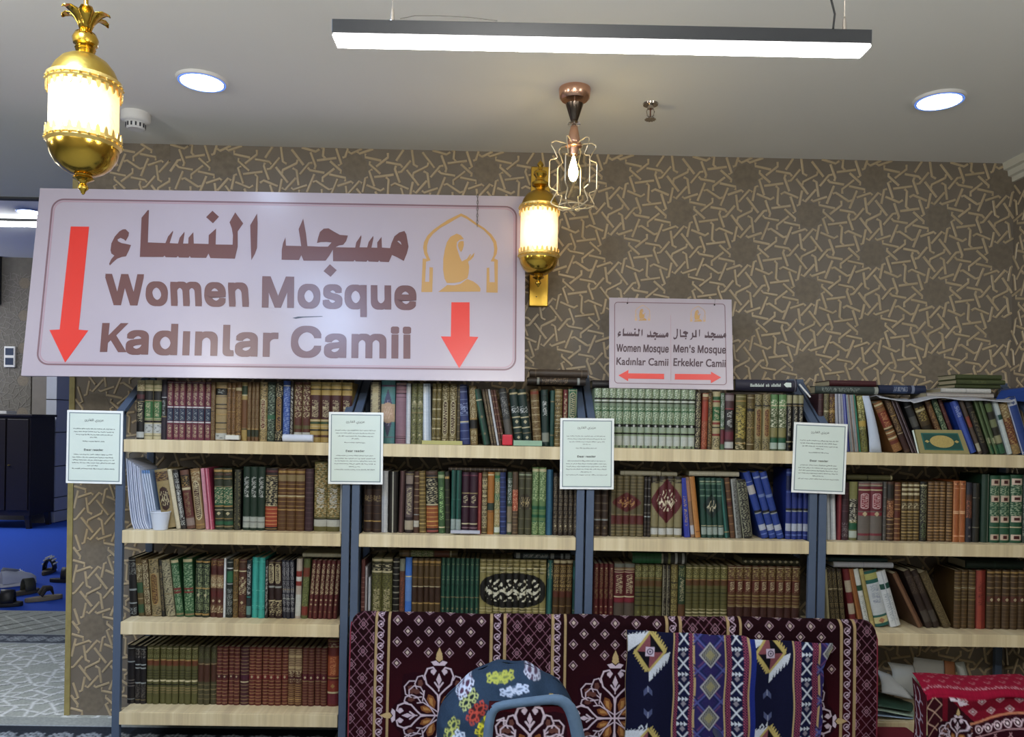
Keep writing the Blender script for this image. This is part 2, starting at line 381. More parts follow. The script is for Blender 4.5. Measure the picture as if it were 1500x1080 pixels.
# sprinkler
p = atz(953, 152, CEIL)
sp = empty('sprinkler_head', 'small chrome sprinkler head on the ceiling right of the glass pendant', 'sprinkler', (p.x, p.y, CEIL))
MB().lathe([(0, 0), (.03, 0), (.028, -.006), (.012, -.008), (.011, -.02), (0, -.02)], seg=24).build('escutcheon', M_CHROME, sp, True)
for s_ in (-1, 1): MB().tube([(s_*.01, 0, -.018), (s_*.015, 0, -.03), (s_*.012, 0, -.046), (0, 0, -.054)], .0022, 6).build('frame_arm', M_CHROME, sp, True)
MB().tube([(0, 0, -.02), (0, 0, -.05)], .0025, 8).build('glass_bulb', mat('dark_bulb', '5a3020', .2), sp)
MB().lathe([(0, -.056), (.018, -.058), (.021, -.062), (.017, -.062), (0, -.06)], seg=24, wob=lambda a, z: 1+.12*math.cos(12*a)).build('deflector', M_CHROME, sp)

# ------------------------------------------------------------------ gold lanterns
M_GLASSLIT = None
def lit_glass():
    m = bpy.data.materials.new('frosted_lit_glass'); m.use_nodes = True; nt = m.node_tree; b = nt.nodes['Principled BSDF']
    b.inputs['Base Color'].default_value = (*lin('fff0cc'), 1); b.inputs['Roughness'].default_value = .4
    tc = nt.nodes.new('ShaderNodeTexCoord'); ln = nt.nodes.new('ShaderNodeVectorMath'); ln.operation = 'LENGTH'
    mp = nt.nodes.new('ShaderNodeMapping'); mp.inputs['Location'].default_value = (0, .3, .02); mp.inputs['Scale'].default_value = (11, 4, 9)
    rp = nt.nodes.new('ShaderNodeValToRGB'); rp.color_ramp.elements[0].position = .15; rp.color_ramp.elements[0].color = (1, .93, .72, 1)
    rp.color_ramp.elements[1].position = 1.0; rp.color_ramp.elements[1].color = (.62, .33, .13, 1)
    nz = nt.nodes.new('ShaderNodeTexNoise'); nz.inputs['Scale'].default_value = 38; nz.inputs['Detail'].default_value = 3; nz.inputs['Distortion'].default_value = 1.5
    mr = nt.nodes.new('ShaderNodeMapRange'); mr.inputs[1].default_value = .38; mr.inputs[2].default_value = .48; mr.inputs[3].default_value = .72; mr.inputs[4].default_value = 1.0
    ms = nt.nodes.new('ShaderNodeMath'); ms.operation = 'MULTIPLY'; ms.inputs[1].default_value = 1.9
    nt.links.new(tc.outputs['Object'], mp.inputs[0]); nt.links.new(mp.outputs[0], ln.inputs[0]); nt.links.new(ln.outputs['Value'], rp.inputs[0])
    nt.links.new(tc.outputs['Object'], nz.inputs['Vector']); nt.links.new(nz.outputs[0], mr.inputs[0]); nt.links.new(mr.outputs[0], ms.inputs[0])
    nt.links.new(rp.outputs[0], b.inputs['Emission Color']); nt.links.new(ms.outputs[0], b.inputs['Emission Strength'])
    return m
M_GLASSLIT = lit_glass()
def lantern_body(e, r, top, h):
    """r body radius; top = z of neck top; h = glass height"""
    k = r/.08
    def P(l): return [(a*k, top+b*k) for a, b in l]
    MB().lathe(P([(.004, .012), (.014, .008), (.022, 0), (.017, -.008), (.02, -.012)]), seg=28).build('neck', M_GOLD, e, True)
    MB().lathe(P([(.018, -.010), (.035, -.015), (.052, -.026), (.066, -.044), (.074, -.062), (.079, -.075), (.079, -.083)]), seg=48).build('dome', M_GOLD2, e, True)
    gt = top-.083*k; gb = gt-h
    g = MB().lathe([(.077*k, gb), (.077*k, gt)], seg=48).build('glass_shade', M_GLASSLIT, e, True)
    g.data.transform(Matrix.Translation((0, 0, -(gt+gb)/2))); g.location.z = (gt+gb)/2
    for zc, s_ in ((gt, -1), (gb, 1)):
        b = MB(); b.lathe([(.0785*k, zc+.012*k), (.084*k, zc+.010*k), (.084*k, zc+.002*k), (.081*k, zc), (.084*k, zc-.004*k), (.0785*k, zc-.012*k)], seg=48)
        n = 26
        for i in range(n):
            a = 2*math.pi*i/n; c, s = math.cos(a), math.sin(a); R = .081*k
            b.lathe([(0, -.005*k), (.005*k, 0), (0, .005*k)], (R*c*1.03, R*s*1.03, zc), 6)
            z1 = zc+s_*.010*k; z2 = zc+s_*.028*k; w = .0055*k
            b.prism([(R*c-w*s, R*s+w*c, z1), (R*c+w*s, R*s-w*c, z1), (R*c+w*.6*s, R*s-w*.6*c, (z1+z2)/2+s_*.004*k), (R*c, R*s, z2), (R*c-w*.6*s, R*s+w*.6*c, (z1+z2)/2+s_*.004*k)], (.003*k*c, .003*k*s, 0))
        b.build('filigree_band', mat('pale_gold', 'f0cf7c', .35, .85), e)
    pb = gb
    MB().lathe([(a*k, pb+b*k) for a, b in [(.079, -.004), (.079, -.016), (.074, -.034), (.062, -.054), (.046, -.068), (.028, -.077), (.02, -.079), (.019, -.083), (.022, -.086)]], seg=48).build('bowl', M_GOLD, e, True)
    MB().lathe([(a*k, pb+b*k) for a, b in [(.022, -.083), (.024, -.088), (.016, -.092), (.008, -.097), (.007, -.1), (.012, -.106), (.012, -.112), (.006, -.118), (.004, -.124), (0, -.127)]], seg=20).build('finial', M_GOLD, e, True)
    return (gt+gb)/2
PY = -1.25; s = 1/ppm(PY)
pt = at(125, 75, PY)
pl = empty('gold_pendant_lantern', 'large gold pendant lantern with lit frosted glass hanging at upper left', 'lantern', (pt.x, PY, pt.z))
zc = lantern_body(pl, 47.5*s, 0, 84*s)
MB().lathe([(a*s, b*s) for a, b in [(0, -2), (10, -2), (14, 3), (12, 6), (16, 9), (17.5, 17), (14, 25), (8, 29), (5, 31), (0, 31)]], seg=32).build('ball', M_GOLD, pl, True)
for k in range(6):
    b = MB(); a0 = k*math.pi/3
    rows = [(8, 28, .6), (11, 37, .6), (16, 46, .58), (22, 52, .5), (29, 54, .26), (34, 52, .14), (35, 49, .03)]
    vs = []
    for r_, z_, wa in rows:
        for t in (-1, -.5, 0, .5, 1): vs.append(((r_-abs(t)*1.5)*s*math.cos(a0+t*wa), (r_-abs(t)*1.5)*s*math.sin(a0+t*wa), z_*s))
    fs = [(i*5+j, i*5+j+1, i*5+j+6, i*5+j+5) for i in range(len(rows)-1) for j in range(4)]
    o = b.add(vs, fs).build('leaf', M_GOLD, pl, True, fix=False); md = o.modifiers.new('solid', 'SOLIDIFY'); md.thickness = .0015
MB().tube([(0, 0, 26*s), (0, 0, CEIL-pt.z)], 3.2*s, 14).build('stem', M_GOLD, pl, True)
MB().lathe([(0, -.02), (.02, -.022), (.045, -.008), (.05, 0), (0, 0)], (0, 0, CEIL-pt.z), 32).build('ceiling_rose', M_GOLD, pl, True)

QY = .02; s = 1/ppm(QY)
qt = at(791, 276, QY)
sc_ = empty('gold_wall_sconce', 'gold wall lantern with lit glass on a gold back plate right of the big sign', 'wall lamp', (qt.x, QY, qt.z))
zc = lantern_body(sc_, 28.5*s, 0*s, 70*s)
MB().lathe([(a*s, b*s) for a, b in [(0, 0), (7, 1), (12, 4), (12, 8), (7, 11), (6, 15), (10, 20), (9, 24), (4, 27), (3, 31), (5, 34), (4, 37), (1, 40), (0, 43)]], seg=24).build('top_finial', M_GOLD, sc_, True)
a = at(778, 246, WY); b = at(799, 450, WY)
bp = MB().box((a.x-qt.x, WY-QY-.022, b.z-qt.z), (b.x-qt.x+.01, WY-QY-.001, a.z-qt.z)).build('back_plate', M_GOLD2, sc_); bevel(bp, .004)
MB().tube([(0, .0, -.2), (0, .06, -.215), (0, WY-QY-.02, -.2)], .008, 10).build('bracket', M_GOLD, sc_, True)
MB().lathe([(0, -.003), (.004, 0), (0, .003)], (0.005, WY-QY-.024, at(785, 436, WY).z-qt.z), 8).build('screw', M_DARK, sc_)

# small glass pendant
pp = atz(842, 130, CEIL); GY = pp.y; s = 1/ppm(GY); base_y = 129
gl = empty('glass_cage_pendant', 'small clear glass pendant in a wavy wire cage with rose-gold ceiling cap', 'pendant lamp', (pp.x, GY, CEIL))
MB().lathe([(0, 0), (23*s, 0), (23.5*s, -.004), (22*s, -14*s), (19*s, -17*s), (0, -17*s)], seg=36).build('ceiling_cap', M_COPPER, gl, True)
MB().tube([(0, 0, -15*s), (0, 0, -60*s)], .0012, 6).build('wire', M_WHITE, gl)
MB().lathe([(0, -22.5*s), (13*s, -23*s), (4.5*s, -49*s), (3*s, -50*s), (0, -50*s)], seg=32).build('inverted_cone', mat('smoked_chrome', '6e6258', .2, 1), gl, True)
MB().lathe([(3*s, -50*s), (9.5*s, -51*s), (9.5*s, -53*s), (3*s, -54*s)], seg=24).build('clear_disc', mat('clear_acrylic', 'ffffff', .05, trans=1), gl, True)
MB().lathe([(0, -54*s), (5*s, -55*s), (9.5*s, -77*s), (9*s, -79*s), (0, -79*s)], seg=32).build('cone', M_COPPER, gl, True)
MB().lathe([(0, -79*s), (11*s, -80*s), (12*s, -85*s), (7*s, -87*s), (6*s, -97*s), (0, -97*s)], seg=24).build('lamp_holder', M_COPPER, gl, True)
def thin_glass():
    m = bpy.data.materials.new('thin_clear_glass'); m.use_nodes = True; nt = m.node_tree; nt.nodes.clear()
    o = nt.nodes.new('ShaderNodeOutputMaterial'); mx = nt.nodes.new('ShaderNodeMixShader'); tr = nt.nodes.new('ShaderNodeBsdfTransparent'); g = nt.nodes.new('ShaderNodeBsdfGlossy'); fr = nt.nodes.new('ShaderNodeLayerWeight')
    fr.inputs[0].default_value = .12; g.inputs['Roughness'].default_value = .03; tr.inputs[0].default_value = (.97, .96, .92, 1)
    cl = nt.nodes.new('ShaderNodeMath'); cl.operation = 'MULTIPLY'; cl.inputs[1].default_value = .35; nt.links.new(fr.outputs['Fresnel'], cl.inputs[0]); nt.links.new(cl.outputs[0], mx.inputs[0]); nt.links.new(tr.outputs[0], mx.inputs[1]); nt.links.new(g.outputs[0], mx.inputs[2]); nt.links.new(mx.outputs[0], o.inputs[0]); return m
TG = thin_glass()
MB().lathe([(19*s, -168*s), (20*s, -166*s), (20*s, -86*s), (12*s, -84*s)], seg=40).build('glass_cylinder', TG, gl, True)
cage = [(10, -82), (14, -80), (27, -78), (33, -81), (33, -85), (28, -93), (24, -102), (27, -104), (34, -106), (35.5, -109), (35.5, -145), (33, -148), (25, -151), (25, -154), (32, -167), (32, -170), (22, -174), (12, -175), (0, -176)]
for k in range(6):
    a = k*math.pi/3+.12; c_, s_ = math.cos(a), math.sin(a)
    MB().tube([(r*s*c_, r*s*s_, z*s) for r, z in cage], .0024, 6).build('cage_wire', mat('champagne_wire', 'e8dcc0', .3, .6), gl, True)
MB().tube([(20*s*math.cos(t*math.pi/16), 20*s*math.sin(t*math.pi/16), -172*s) for t in range(32)], .0022, 6, closed=True).build('cage_ring', MATS['champagne_wire'], gl, True)
MB().lathe([(0, -136*s), (4*s, -134*s), (7*s, -127*s), (7*s, -120*s), (4*s, -108*s), (1.5*s, -99*s), (0, -97*s)], seg=20).build('candle_bulb', emis('candle_bulb_glow', 'ffe2a0', 70), gl, True)

# ------------------------------------------------------------------ hanging signs
try:      # the sans serif face that ships inside Blender; its built-in face otherwise
    import os
    SANS = bpy.data.fonts.load(os.path.join(bpy.utils.resource_path('LOCAL'), 'datafiles', 'fonts', 'Inter.woff2'))
except Exception: SANS = None
_c = bpy.data.curves.new('H', 'FONT'); _c.body = 'H'; _c.font = SANS or _c.font; _o = bpy.data.objects.new('H', _c); C.objects.link(_o); bpy.context.view_layer.update()
CAPZ = _o.dimensions.y; bpy.data.objects.remove(_o)
class Board:
    """a rigid printed board; photo points are carried on to its plane"""
    def __init__(s, name, label, o, U, V, w, h, m, th=.006, cat='sign'):
        s.o = Vector(o); s.U = Vector(U).normalized(); s.V = Vector(V).normalized(); s.N = s.U.cross(s.V).normalized()   # N towards the viewer
        s.e = empty(name, label, cat, s.o)
        s.e.matrix_world = Matrix(((s.U.x, s.V.x, s.N.x, s.o.x), (s.U.y, s.V.y, s.N.y, s.o.y), (s.U.z, s.V.z, s.N.z, s.o.z), (0, 0, 0, 1)))
        s.w, s.h = w, h; s.z = 0.0; s.th = th
        bevel(MB().box((0, 0, -th), (w, h, 0)).build('board', m, s.e), .0012)
    def uv(s, px, py):
        d = ray(px, py); t = (s.o-EYE).dot(s.N)/d.dot(s.N); p = EYE+d*t-s.o; return p.dot(s.U), p.dot(s.V)
    def flat(s, loops, m, name, z=.0008, px=True, mb=None):
        """filled outlines (first outer, the rest holes) as a thin print layer"""
        cu = bpy.data.curves.new(name, 'CURVE'); cu.dimensions = '2D'; cu.fill_mode = 'BOTH'; cu.extrude = .0003
        for lp in loops:
            sp = cu.splines.new('POLY'); sp.points.add(len(lp)-1); sp.use_cyclic_u = True
            for i, p in enumerate(lp):
                q = s.uv(*p) if px else p; sp.points[i].co = (q[0], q[1], 0, 1)
        o = bpy.data.objects.new(name, cu); C.objects.link(o)
        dg = bpy.context.evaluated_depsgraph_get(); me = bpy.data.meshes.new_from_object(o.evaluated_get(dg)); bpy.data.objects.remove(o)
        o = bpy.data.objects.new(name, me); C.objects.link(o); me.materials.clear(); me.materials.append(m); o.parent = s.e; o.location = (0, 0, z); return o
    def text(s, body, m, p0, p1, cap, name='lettering', off=.0, z=.0008, px=True, font=True):
        """p0 = left end of the base line, p1 = right end, cap = point at cap height above p0"""
        bold = off; cu = bpy.data.curves.new(name, 'FONT'); cu.body = body; cu.extrude = .0; cu.resolution_u = 3; cu.space_character = 1+bold*1.4
        if SANS and font: cu.font = SANS
        o = bpy.data.objects.new(name, cu); C.objects.link(o)
        dg = bpy.context.evaluated_depsgraph_get(); me = bpy.data.meshes.new_from_object(o.evaluated_get(dg)); bpy.data.objects.remove(o)
        n = len(me.vertices); co = np.empty(n*3); me.vertices.foreach_get('co', co); co = co.reshape(-1, 3)
        x0, x1 = co[:, 0].min(), co[:, 0].max(); capz = CAPZ if font else .69
        a = s.uv(*p0) if px else p0; b = s.uv(*p1) if px else p1; c = s.uv(*cap) if px else cap
        hgt = math.hypot(c[0]-a[0], c[1]-a[1])
        t = (co[:, 0]-x0)/(x1-x0); v = co[:, 1]/capz
        nx = a[0]+(b[0]-a[0])*t+(c[0]-a[0])*v; ny = a[1]+(b[1]-a[1])*t+(c[1]-a[1])*v
        co[:, 0] = nx; co[:, 1] = ny; co[:, 2] = z
        if bold:      # thicken the strokes evenly
            em = hgt/capz*bold*.8; nv = len(co); fl = [tuple(p.vertices) for p in me.polygons]; V = []; Fc = []
            dirs = [(0, 0), (1, 1), (-1, 1), (-1, -1), (1, -1), (1, 0), (0, 1), (-1, 0), (0, -1)]
            for q, (dx, dy) in enumerate(dirs):
                V += [(c_[0]+dx*em, c_[1]+dy*em, z+q*.00003) for c_ in co]; Fc += [tuple(i+q*nv for i in f) for f in fl]
            me = bpy.data.meshes.new(name); me.from_pydata(V, [], Fc); me.update()
        else: me.vertices.foreach_set('co', co.ravel()); me.update(); me.materials.clear()
        me.materials.append(m); o = bpy.data.objects.new(name, me); C.objects.link(o); o.parent = s.e; return o
    def ring(s, x0, y0, x1, y1, r, w, m, name='border_line', z=.0006):
        def rr(x0, y0, x1, y1, r):
            P = []
            for cx, cy, a0 in ((x1-r, y1-r, 0), (x0+r, y1-r, 90), (x0+r, y0+r, 180), (x1-r, y0+r, 270)):
                for k in range(9): a = math.radians(a0+k*11.25); P.append((cx+r*math.cos(a), cy+r*math.sin(a)))
            return P
        return s.flat([rr(x0, y0, x1, y1, r), rr(x0+w, y0+w, x1-w, y1-w, max(r-w, .001))[::-1]], m, name, z, px=False)
M_SIGN = mat('satin_sign_film', 'b5abb5', .28, spec=.5, noise=.02, scale=6, bump=.04)
M_BROWN = mat('brown_print', '6e4a48', .3); M_REDP = mat('red_print', 'e03a30', .3); M_TAN = mat('tan_print', 'c39a60', .32)
M_RIM = mat('border_print', '83666e', .35); M_RIM2 = mat('border_print_light', 'b49aa4', .35)
hw = Vector((-.357, -.051, 1.517)); hx_ = Vector((1.679, -.029, 1.534)); ht = Vector((-.364, .071, 2.311))
U = (hx_-hw).normalized(); V = (ht-hw); V = (V-U*V.dot(U)).normalized()
bs = Board('big_hanging_sign', 'large white sign reading Women Mosque in three languages, hung above the left bookcases', hw, U, V, 2.0354, .8034, M_SIGN, .012)
w, h = 2.0354, .8034
bs.ring(.055, .045, w-.035, h-.045, .05, .007, M_RIM)
bs.ring(.064, .054, w-.044, h-.054, .044, .006, M_RIM2)
def Z(pts, ox, oy, k): return [(ox+x/k, oy+y/k) for x, y in pts]
def arr(bd, pts, ox, oy, k, m=None): bd.flat([Z(pts, ox, oy, k)], m or M_REDP, 'arrow')
arr(bs, [(340, 203), (428, 204), (378, 698), (424, 702), (313, 856), (238, 700), (287, 697)], 0, 270, 3.275)
arr(bs, [(980, 638), (1073, 638), (1073, 813), (1118, 815), (1020, 975), (926, 812), (977, 813)], 380, 260, 3.485)
# the two Arabic words, traced: (origin x, origin y, scale) and their outlines
nisa = [
 [[(175, 186), (205, 215), (200, 245), (175, 290), (160, 275), (130, 262), (104, 275), (108, 292), (140, 308), (180, 315), (222, 325), (205, 370), (178, 424), (140, 430), (100, 445), (65, 475), (36, 505), (30, 490), (48, 450), (76, 418), (50, 400), (42, 370), (50, 310), (80, 250), (120, 205), (150, 188)]],
 [[(370, 18), (380, 18), (370, 302), (525, 308), (548, 250), (590, 200), (592, 210), (562, 308), (635, 312), (650, 260), (692, 208), (692, 225), (680, 312), (725, 312), (728, 260), (770, 212), (774, 312), (903, 316), (905, 238), (970, 180), (966, 320), (1115, 322), (1118, 240), (1108, 180), (1088, 125), (1138, 38), (1208, 135), (1160, 205), (1160, 340), (1135, 445), (920, 440), (903, 400), (882, 438), (748, 436), (738, 422), (728, 436), (645, 435), (634, 422), (622, 434), (528, 432), (516, 418), (506, 430), (300, 430), (315, 85)]],
 [[(938, 24), (995, 76), (942, 134), (882, 80)]],
 [[(1330, 48), (1335, 130), (1330, 350), (1312, 400), (1280, 458), (1276, 380), (1270, 150)]]]
masjid = [
 [[(316, 74), (330, 150), (345, 230), (360, 362), (480, 368), (575, 368), (612, 325), (560, 318), (500, 320), (460, 330), (470, 280), (490, 215), (530, 180), (580, 176), (640, 212), (700, 245), (784, 252), (765, 310), (735, 348), (690, 355), (655, 374), (860, 378), (870, 325), (922, 248), (925, 270), (905, 375), (985, 376), (1000, 320), (1048, 256), (1050, 280), (1030, 378), (1090, 380), (1090, 325), (1135, 266), (1140, 378), (1225, 384), (1240, 330), (1270, 260), (1320, 220), (1375, 204), (1395, 240), (1418, 370), (1400, 440), (1368, 518), (1300, 480), (1245, 455), (1212, 530), (1122, 526), (1110, 512), (1100, 528), (1002, 524), (990, 510), (978, 526), (866, 522), (854, 508), (842, 522), (628, 520), (626, 400), (590, 460), (550, 515), (320, 515), (296, 458), (272, 508), (90, 505), (92, 400), (105, 330), (130, 272), (136, 358), (295, 362), (285, 290), (268, 185)],
  [(1300, 312), (1345, 350), (1335, 320), (1315, 305)]],
 [[(595, 552), (666, 614), (602, 684), (528, 624)]]]
for g in nisa: bs.flat([Z(l, 155, 305, 6) for l in g], M_BROWN, 'arabic_lettering')
for g in masjid: bs.flat([Z(l, 400, 310, 7.143) for l in g], M_BROWN, 'arabic_lettering')
bs.text('Women', M_BROWN, (158, 445), (362.5, 447.5), (156.5, 403.5), off=.034)
bs.text('Mosque', M_BROWN, (386, 448.5), (608, 452), (386.5, 407), off=.034)
bs.flat([Z([(62, 490), (130, 490), (119, 603), (232, 491), (302, 491), (190, 603), (284, 757), (207, 757), (140, 648), (114, 672), (107, 755), (40, 755)], 140, 395, 6.25)], M_BROWN, 'lettering')
bs.text('adınlar', M_BROWN, (186, 517), (405, 521), (188, 475.5), off=.034)
bs.text('Camii', M_BROWN, (428, 521.5), (600, 523.5), (429, 480), off=.034)
bs.flat([Z([(350, 426), (400, 414), (610, 410), (618, 414), (450, 421), (380, 433)], 370, 395, 6)], mat('ink_stroke', '4a5160', .4), 'scratch')
arch_o = [(565, 25), (640, 60), (750, 140), (860, 210), (950, 290), (1010, 380), (1025, 470), (1015, 540), (985, 595), (1030, 615), (1028, 1028), (885, 1025), (890, 715), (922, 710), (925, 895), (990, 895), (985, 635), (940, 630), (975, 560), (985, 480), (975, 400), (930, 320), (850, 235), (740, 165), (640, 95), (565, 60), (500, 95), (400, 155), (300, 210), (210, 285), (160, 350), (135, 430), (135, 510), (155, 570), (178, 620), (122, 635), (110, 890), (162, 890), (165, 705), (210, 710), (200, 1020), (62, 1020), (80, 595), (130, 600), (100, 540), (85, 460), (95, 390), (140, 305), (210, 235), (300, 170), (400, 105), (490, 60)]
fig = [[(510, 280), (560, 300), (600, 350), (545, 360), (512, 390), (508, 450), (530, 520), (550, 580), (575, 632), (640, 600), (680, 540), (690, 545), (670, 590), (735, 520), (725, 570), (690, 610), (655, 635), (668, 700), (660, 790), (645, 845), (560, 890), (480, 905), (385, 905), (355, 850), (338, 740), (340, 600), (360, 480), (385, 390), (430, 320)],
       [(640, 855), (720, 885), (780, 930), (812, 975), (808, 1015), (275, 1018), (340, 970), (390, 930), (480, 935), (560, 915)],
       [(560, 375), (598, 375), (600, 430), (585, 480), (565, 515), (540, 480), (525, 430), (535, 390)]]
emb = [[arch_o]]+[[f] for f in fig]
for g in emb: bs.flat([Z(l, 610, 310, 8.64) for l in g], M_TAN, 'prayer_emblem')
# chain: from the hole up over the top edge to a hook in the wall
hu, hv = bs.uv(699, 333)
ch = []; 
ctop = bs.e.matrix_world @ Vector((hu, h+.004, .004)); chole = bs.e.matrix_world @ Vector((hu, hv, .004))
hook = Vector((ctop.x, WY-.012, ctop.z-.03))
chn = empty('sign_chain', 'thin metal chain over the top edge of the big sign near the kneeling emblem', 'chain', chole)
path = [chole+(ctop-chole)*(i/10) for i in range(11)]+[ctop+(hook-ctop)*(i/16)-Vector((0, 0, math.sin(i/16*math.pi)*.02-.0)) for i in range(2, 17)]
CHM = mat('old_steel', '7d7670', .35, .9)
for i, p in enumerate(path[:-1]):
    d = (path[i+1]-p); b = MB(); L_ = d.length*.62; n = 10
    side = Vector((1, 0, 0)) if i % 2 else Vector((0, 1, 0)).cross(d).normalized().cross(d).normalized()
    dn = d.normalized(); c = p+d/2-chole
    pts = [c+dn*math.cos(2*math.pi*k/n)*L_*.95+side*math.sin(2*math.pi*k/n)*.0035 for k in range(n)]
    b.tube(pts, .0011, 5, closed=True).build('link', CHM, chn, True)
MB().tube([(hook-chole)+Vector((0, .012, 0)), (hook-chole)+Vector((0, -.004, 0)), (hook-chole)+Vector((0, -.006, .008))], .002, 6).build('hook', CHM, chn)

# small sign
o = at(892.5, 568.5, .062); a = at(1074.5, 571.5, .055); t = at(895.5, 436, .115)
U = (a-o).normalized(); V = (t-o); V = (V-U*V.dot(U)).normalized()
ss = Board('small_direction_sign', 'small white sign with two red arrows, Women Mosque left and Men\'s Mosque right', o, U, V, (a-o).length, (t-o).length, M_SIGN, .005)
w, h = ss.w, ss.h
ss.ring(.021, .02, w-.028, h-.019, .015, .0032, M_RIM)
p, q = ss.uv(982, 462), ss.uv(982.5, 558); ss.flat([[(p[0], p[1]), (p[0]+.002, p[1]), (q[0]+.002, q[1]), (q[0], q[1])]], M_RIM2, 'divider', px=False)
M_BR2 = mat('dark_brown_print', '4c3640', .4)
ss.text('Women Mosque', M_BR2, (903, 515), (979, 516.5), (903.5, 504.5), off=.02)
ss.text('Kadınlar Camii', M_BR2, (903, 534.5), (978.5, 536), (903.5, 524), off=.022, font=False)
ss.text("Men's Mosque", M_BR2, (986.5, 516), (1063, 518), (987, 505.5), off=.02)
ss.text('Erkekler Camii', M_BR2, (986.5, 536), (1062.5, 538), (987, 525), off=.022, font=False)
arr(ss, [(118, 895), (228, 835), (226, 872), (616, 878), (616, 936), (226, 930), (222, 958)], 890, 430, 7.45)
arr(ss, [(64, 878), (458, 882), (458, 855), (568, 918), (458, 980), (456, 945), (62, 940)], 980, 430, 7.45)
def scaled(group, ox, oy, k, X0, Y0, K): return [[(X0+(ox+x/k)*K, Y0+(oy+y/k)*K) for x, y in l] for l in group]
# words re-used at small size: big words span x 162-378 / 413-600, y 308-405
K = .170
for g in nisa: ss.flat(scaled(g, 0, 0, 6, 903.5, 480.3, K), M_BR2, 'arabic_lettering')
for X0 in (943.5, 1028): 
    for g in masjid: ss.flat(scaled(g, 0, 0, 7.143, X0+2, 482.3+(.8 if X0 > 1000 else 0), K), M_BR2, 'arabic_lettering')
rijal = [[[(83, 385), (97, 388), (95, 460), (84, 492), (60, 505), (46, 492), (50, 470), (58, 485), (76, 480), (84, 450)]],
         [[(117, 395), (128, 392), (130, 458), (180, 458), (166, 440), (150, 438), (156, 418), (176, 410), (208, 425), (206, 440), (190, 450), (196, 478), (120, 478)]],
         [[(182, 484), (192, 493), (182, 504), (172, 493)]],
         [[(250, 432), (262, 425), (268, 462), (284, 462), (286, 400), (300, 398), (302, 480), (262, 480), (246, 504), (224, 508), (250, 480)]],
         [[(326, 398), (338, 392), (336, 462), (328, 476)]]]
for g in rijal: ss.flat([Z(l, 980, 430, 7.45) for l in g], M_BR2, 'arabic_lettering')
M_TAN2 = mat('pale_tan_print', 'cfae86', .4)
for X0, Y0 in ((928.5, 446.3), (1009.5, 447.8)):
    for g in emb: ss.flat([[(X0+x/8.64*.2, Y0+y/8.64*.2) for x, y in l] for l in g], M_TAN2 if g is emb[0] else M_TAN, 'prayer_emblem')
for hx2, hy2 in ((919, 444.5), (1046.5, 447)):
    u_, v_ = ss.uv(hx2, hy2); P = ss.e.matrix_world @ Vector((u_, v_, .002)); T = ss.e.matrix_world @ Vector((u_+.004, h+.002, .0)); Hk = Vector((T.x+.01, WY-.004, T.z+.035))
    e = empty('cord', ('left' if hx2 < 1000 else 'right')+' thin cord with black knot holding the small direction sign to the wall', 'cord', P)
    MB().tube([(0, 0, 0), T-P, Hk-P], .0009, 6).build('string', CHM, e)
    MB().lathe([(0, -.003), (.004, 0), (0, .004)], seg=10).build('knot', M_BLACK, e)

# ------------------------------------------------------------------ bookcases
B = .97; SH = [1.267, .893, .517, .145]; DEP = .30
M_WOOD = bpy.data.materials.new('pale_laminate'); M_WOOD.use_nodes = True
nt = M_WOOD.node_tree; b = nt.nodes['Principled BSDF']; b.inputs['Roughness'].default_value = .5
tc = nt.nodes.new('ShaderNodeTexCoord'); mp = nt.nodes.new('ShaderNodeMapping'); mp.inputs['Scale'].default_value = (14, .6, .4)
nz = nt.nodes.new('ShaderNodeTexNoise'); nz.inputs['Scale'].default_value = 1.6; nz.inputs['Detail'].default_value = 7; nz.inputs['Roughness'].default_value = .65
rp = nt.nodes.new('ShaderNodeValToRGB'); rp.color_ramp.elements[0].position = .3; rp.color_ramp.elements[0].color = (*lin('b3a283'), 1)
rp.color_ramp.elements[1].position = .7; rp.color_ramp.elements[1].color = (*lin('dccfae'), 1); el = rp.color_ramp.elements.new(.5); el.color = (*lin('cdbd97'), 1)
nt.links.new(tc.outputs['Object'], mp.inputs[0]); nt.links.new(mp.outputs[0], nz.inputs['Vector']); nt.links.new(nz.outputs[0], rp.inputs[0]); nt.links.new(rp.outputs[0], b.inputs['Base Color'])
BAY = ['leftmost bookcase', 'second bookcase from left', 'third bookcase from left', 'rightmost bookcase']
ST = .052
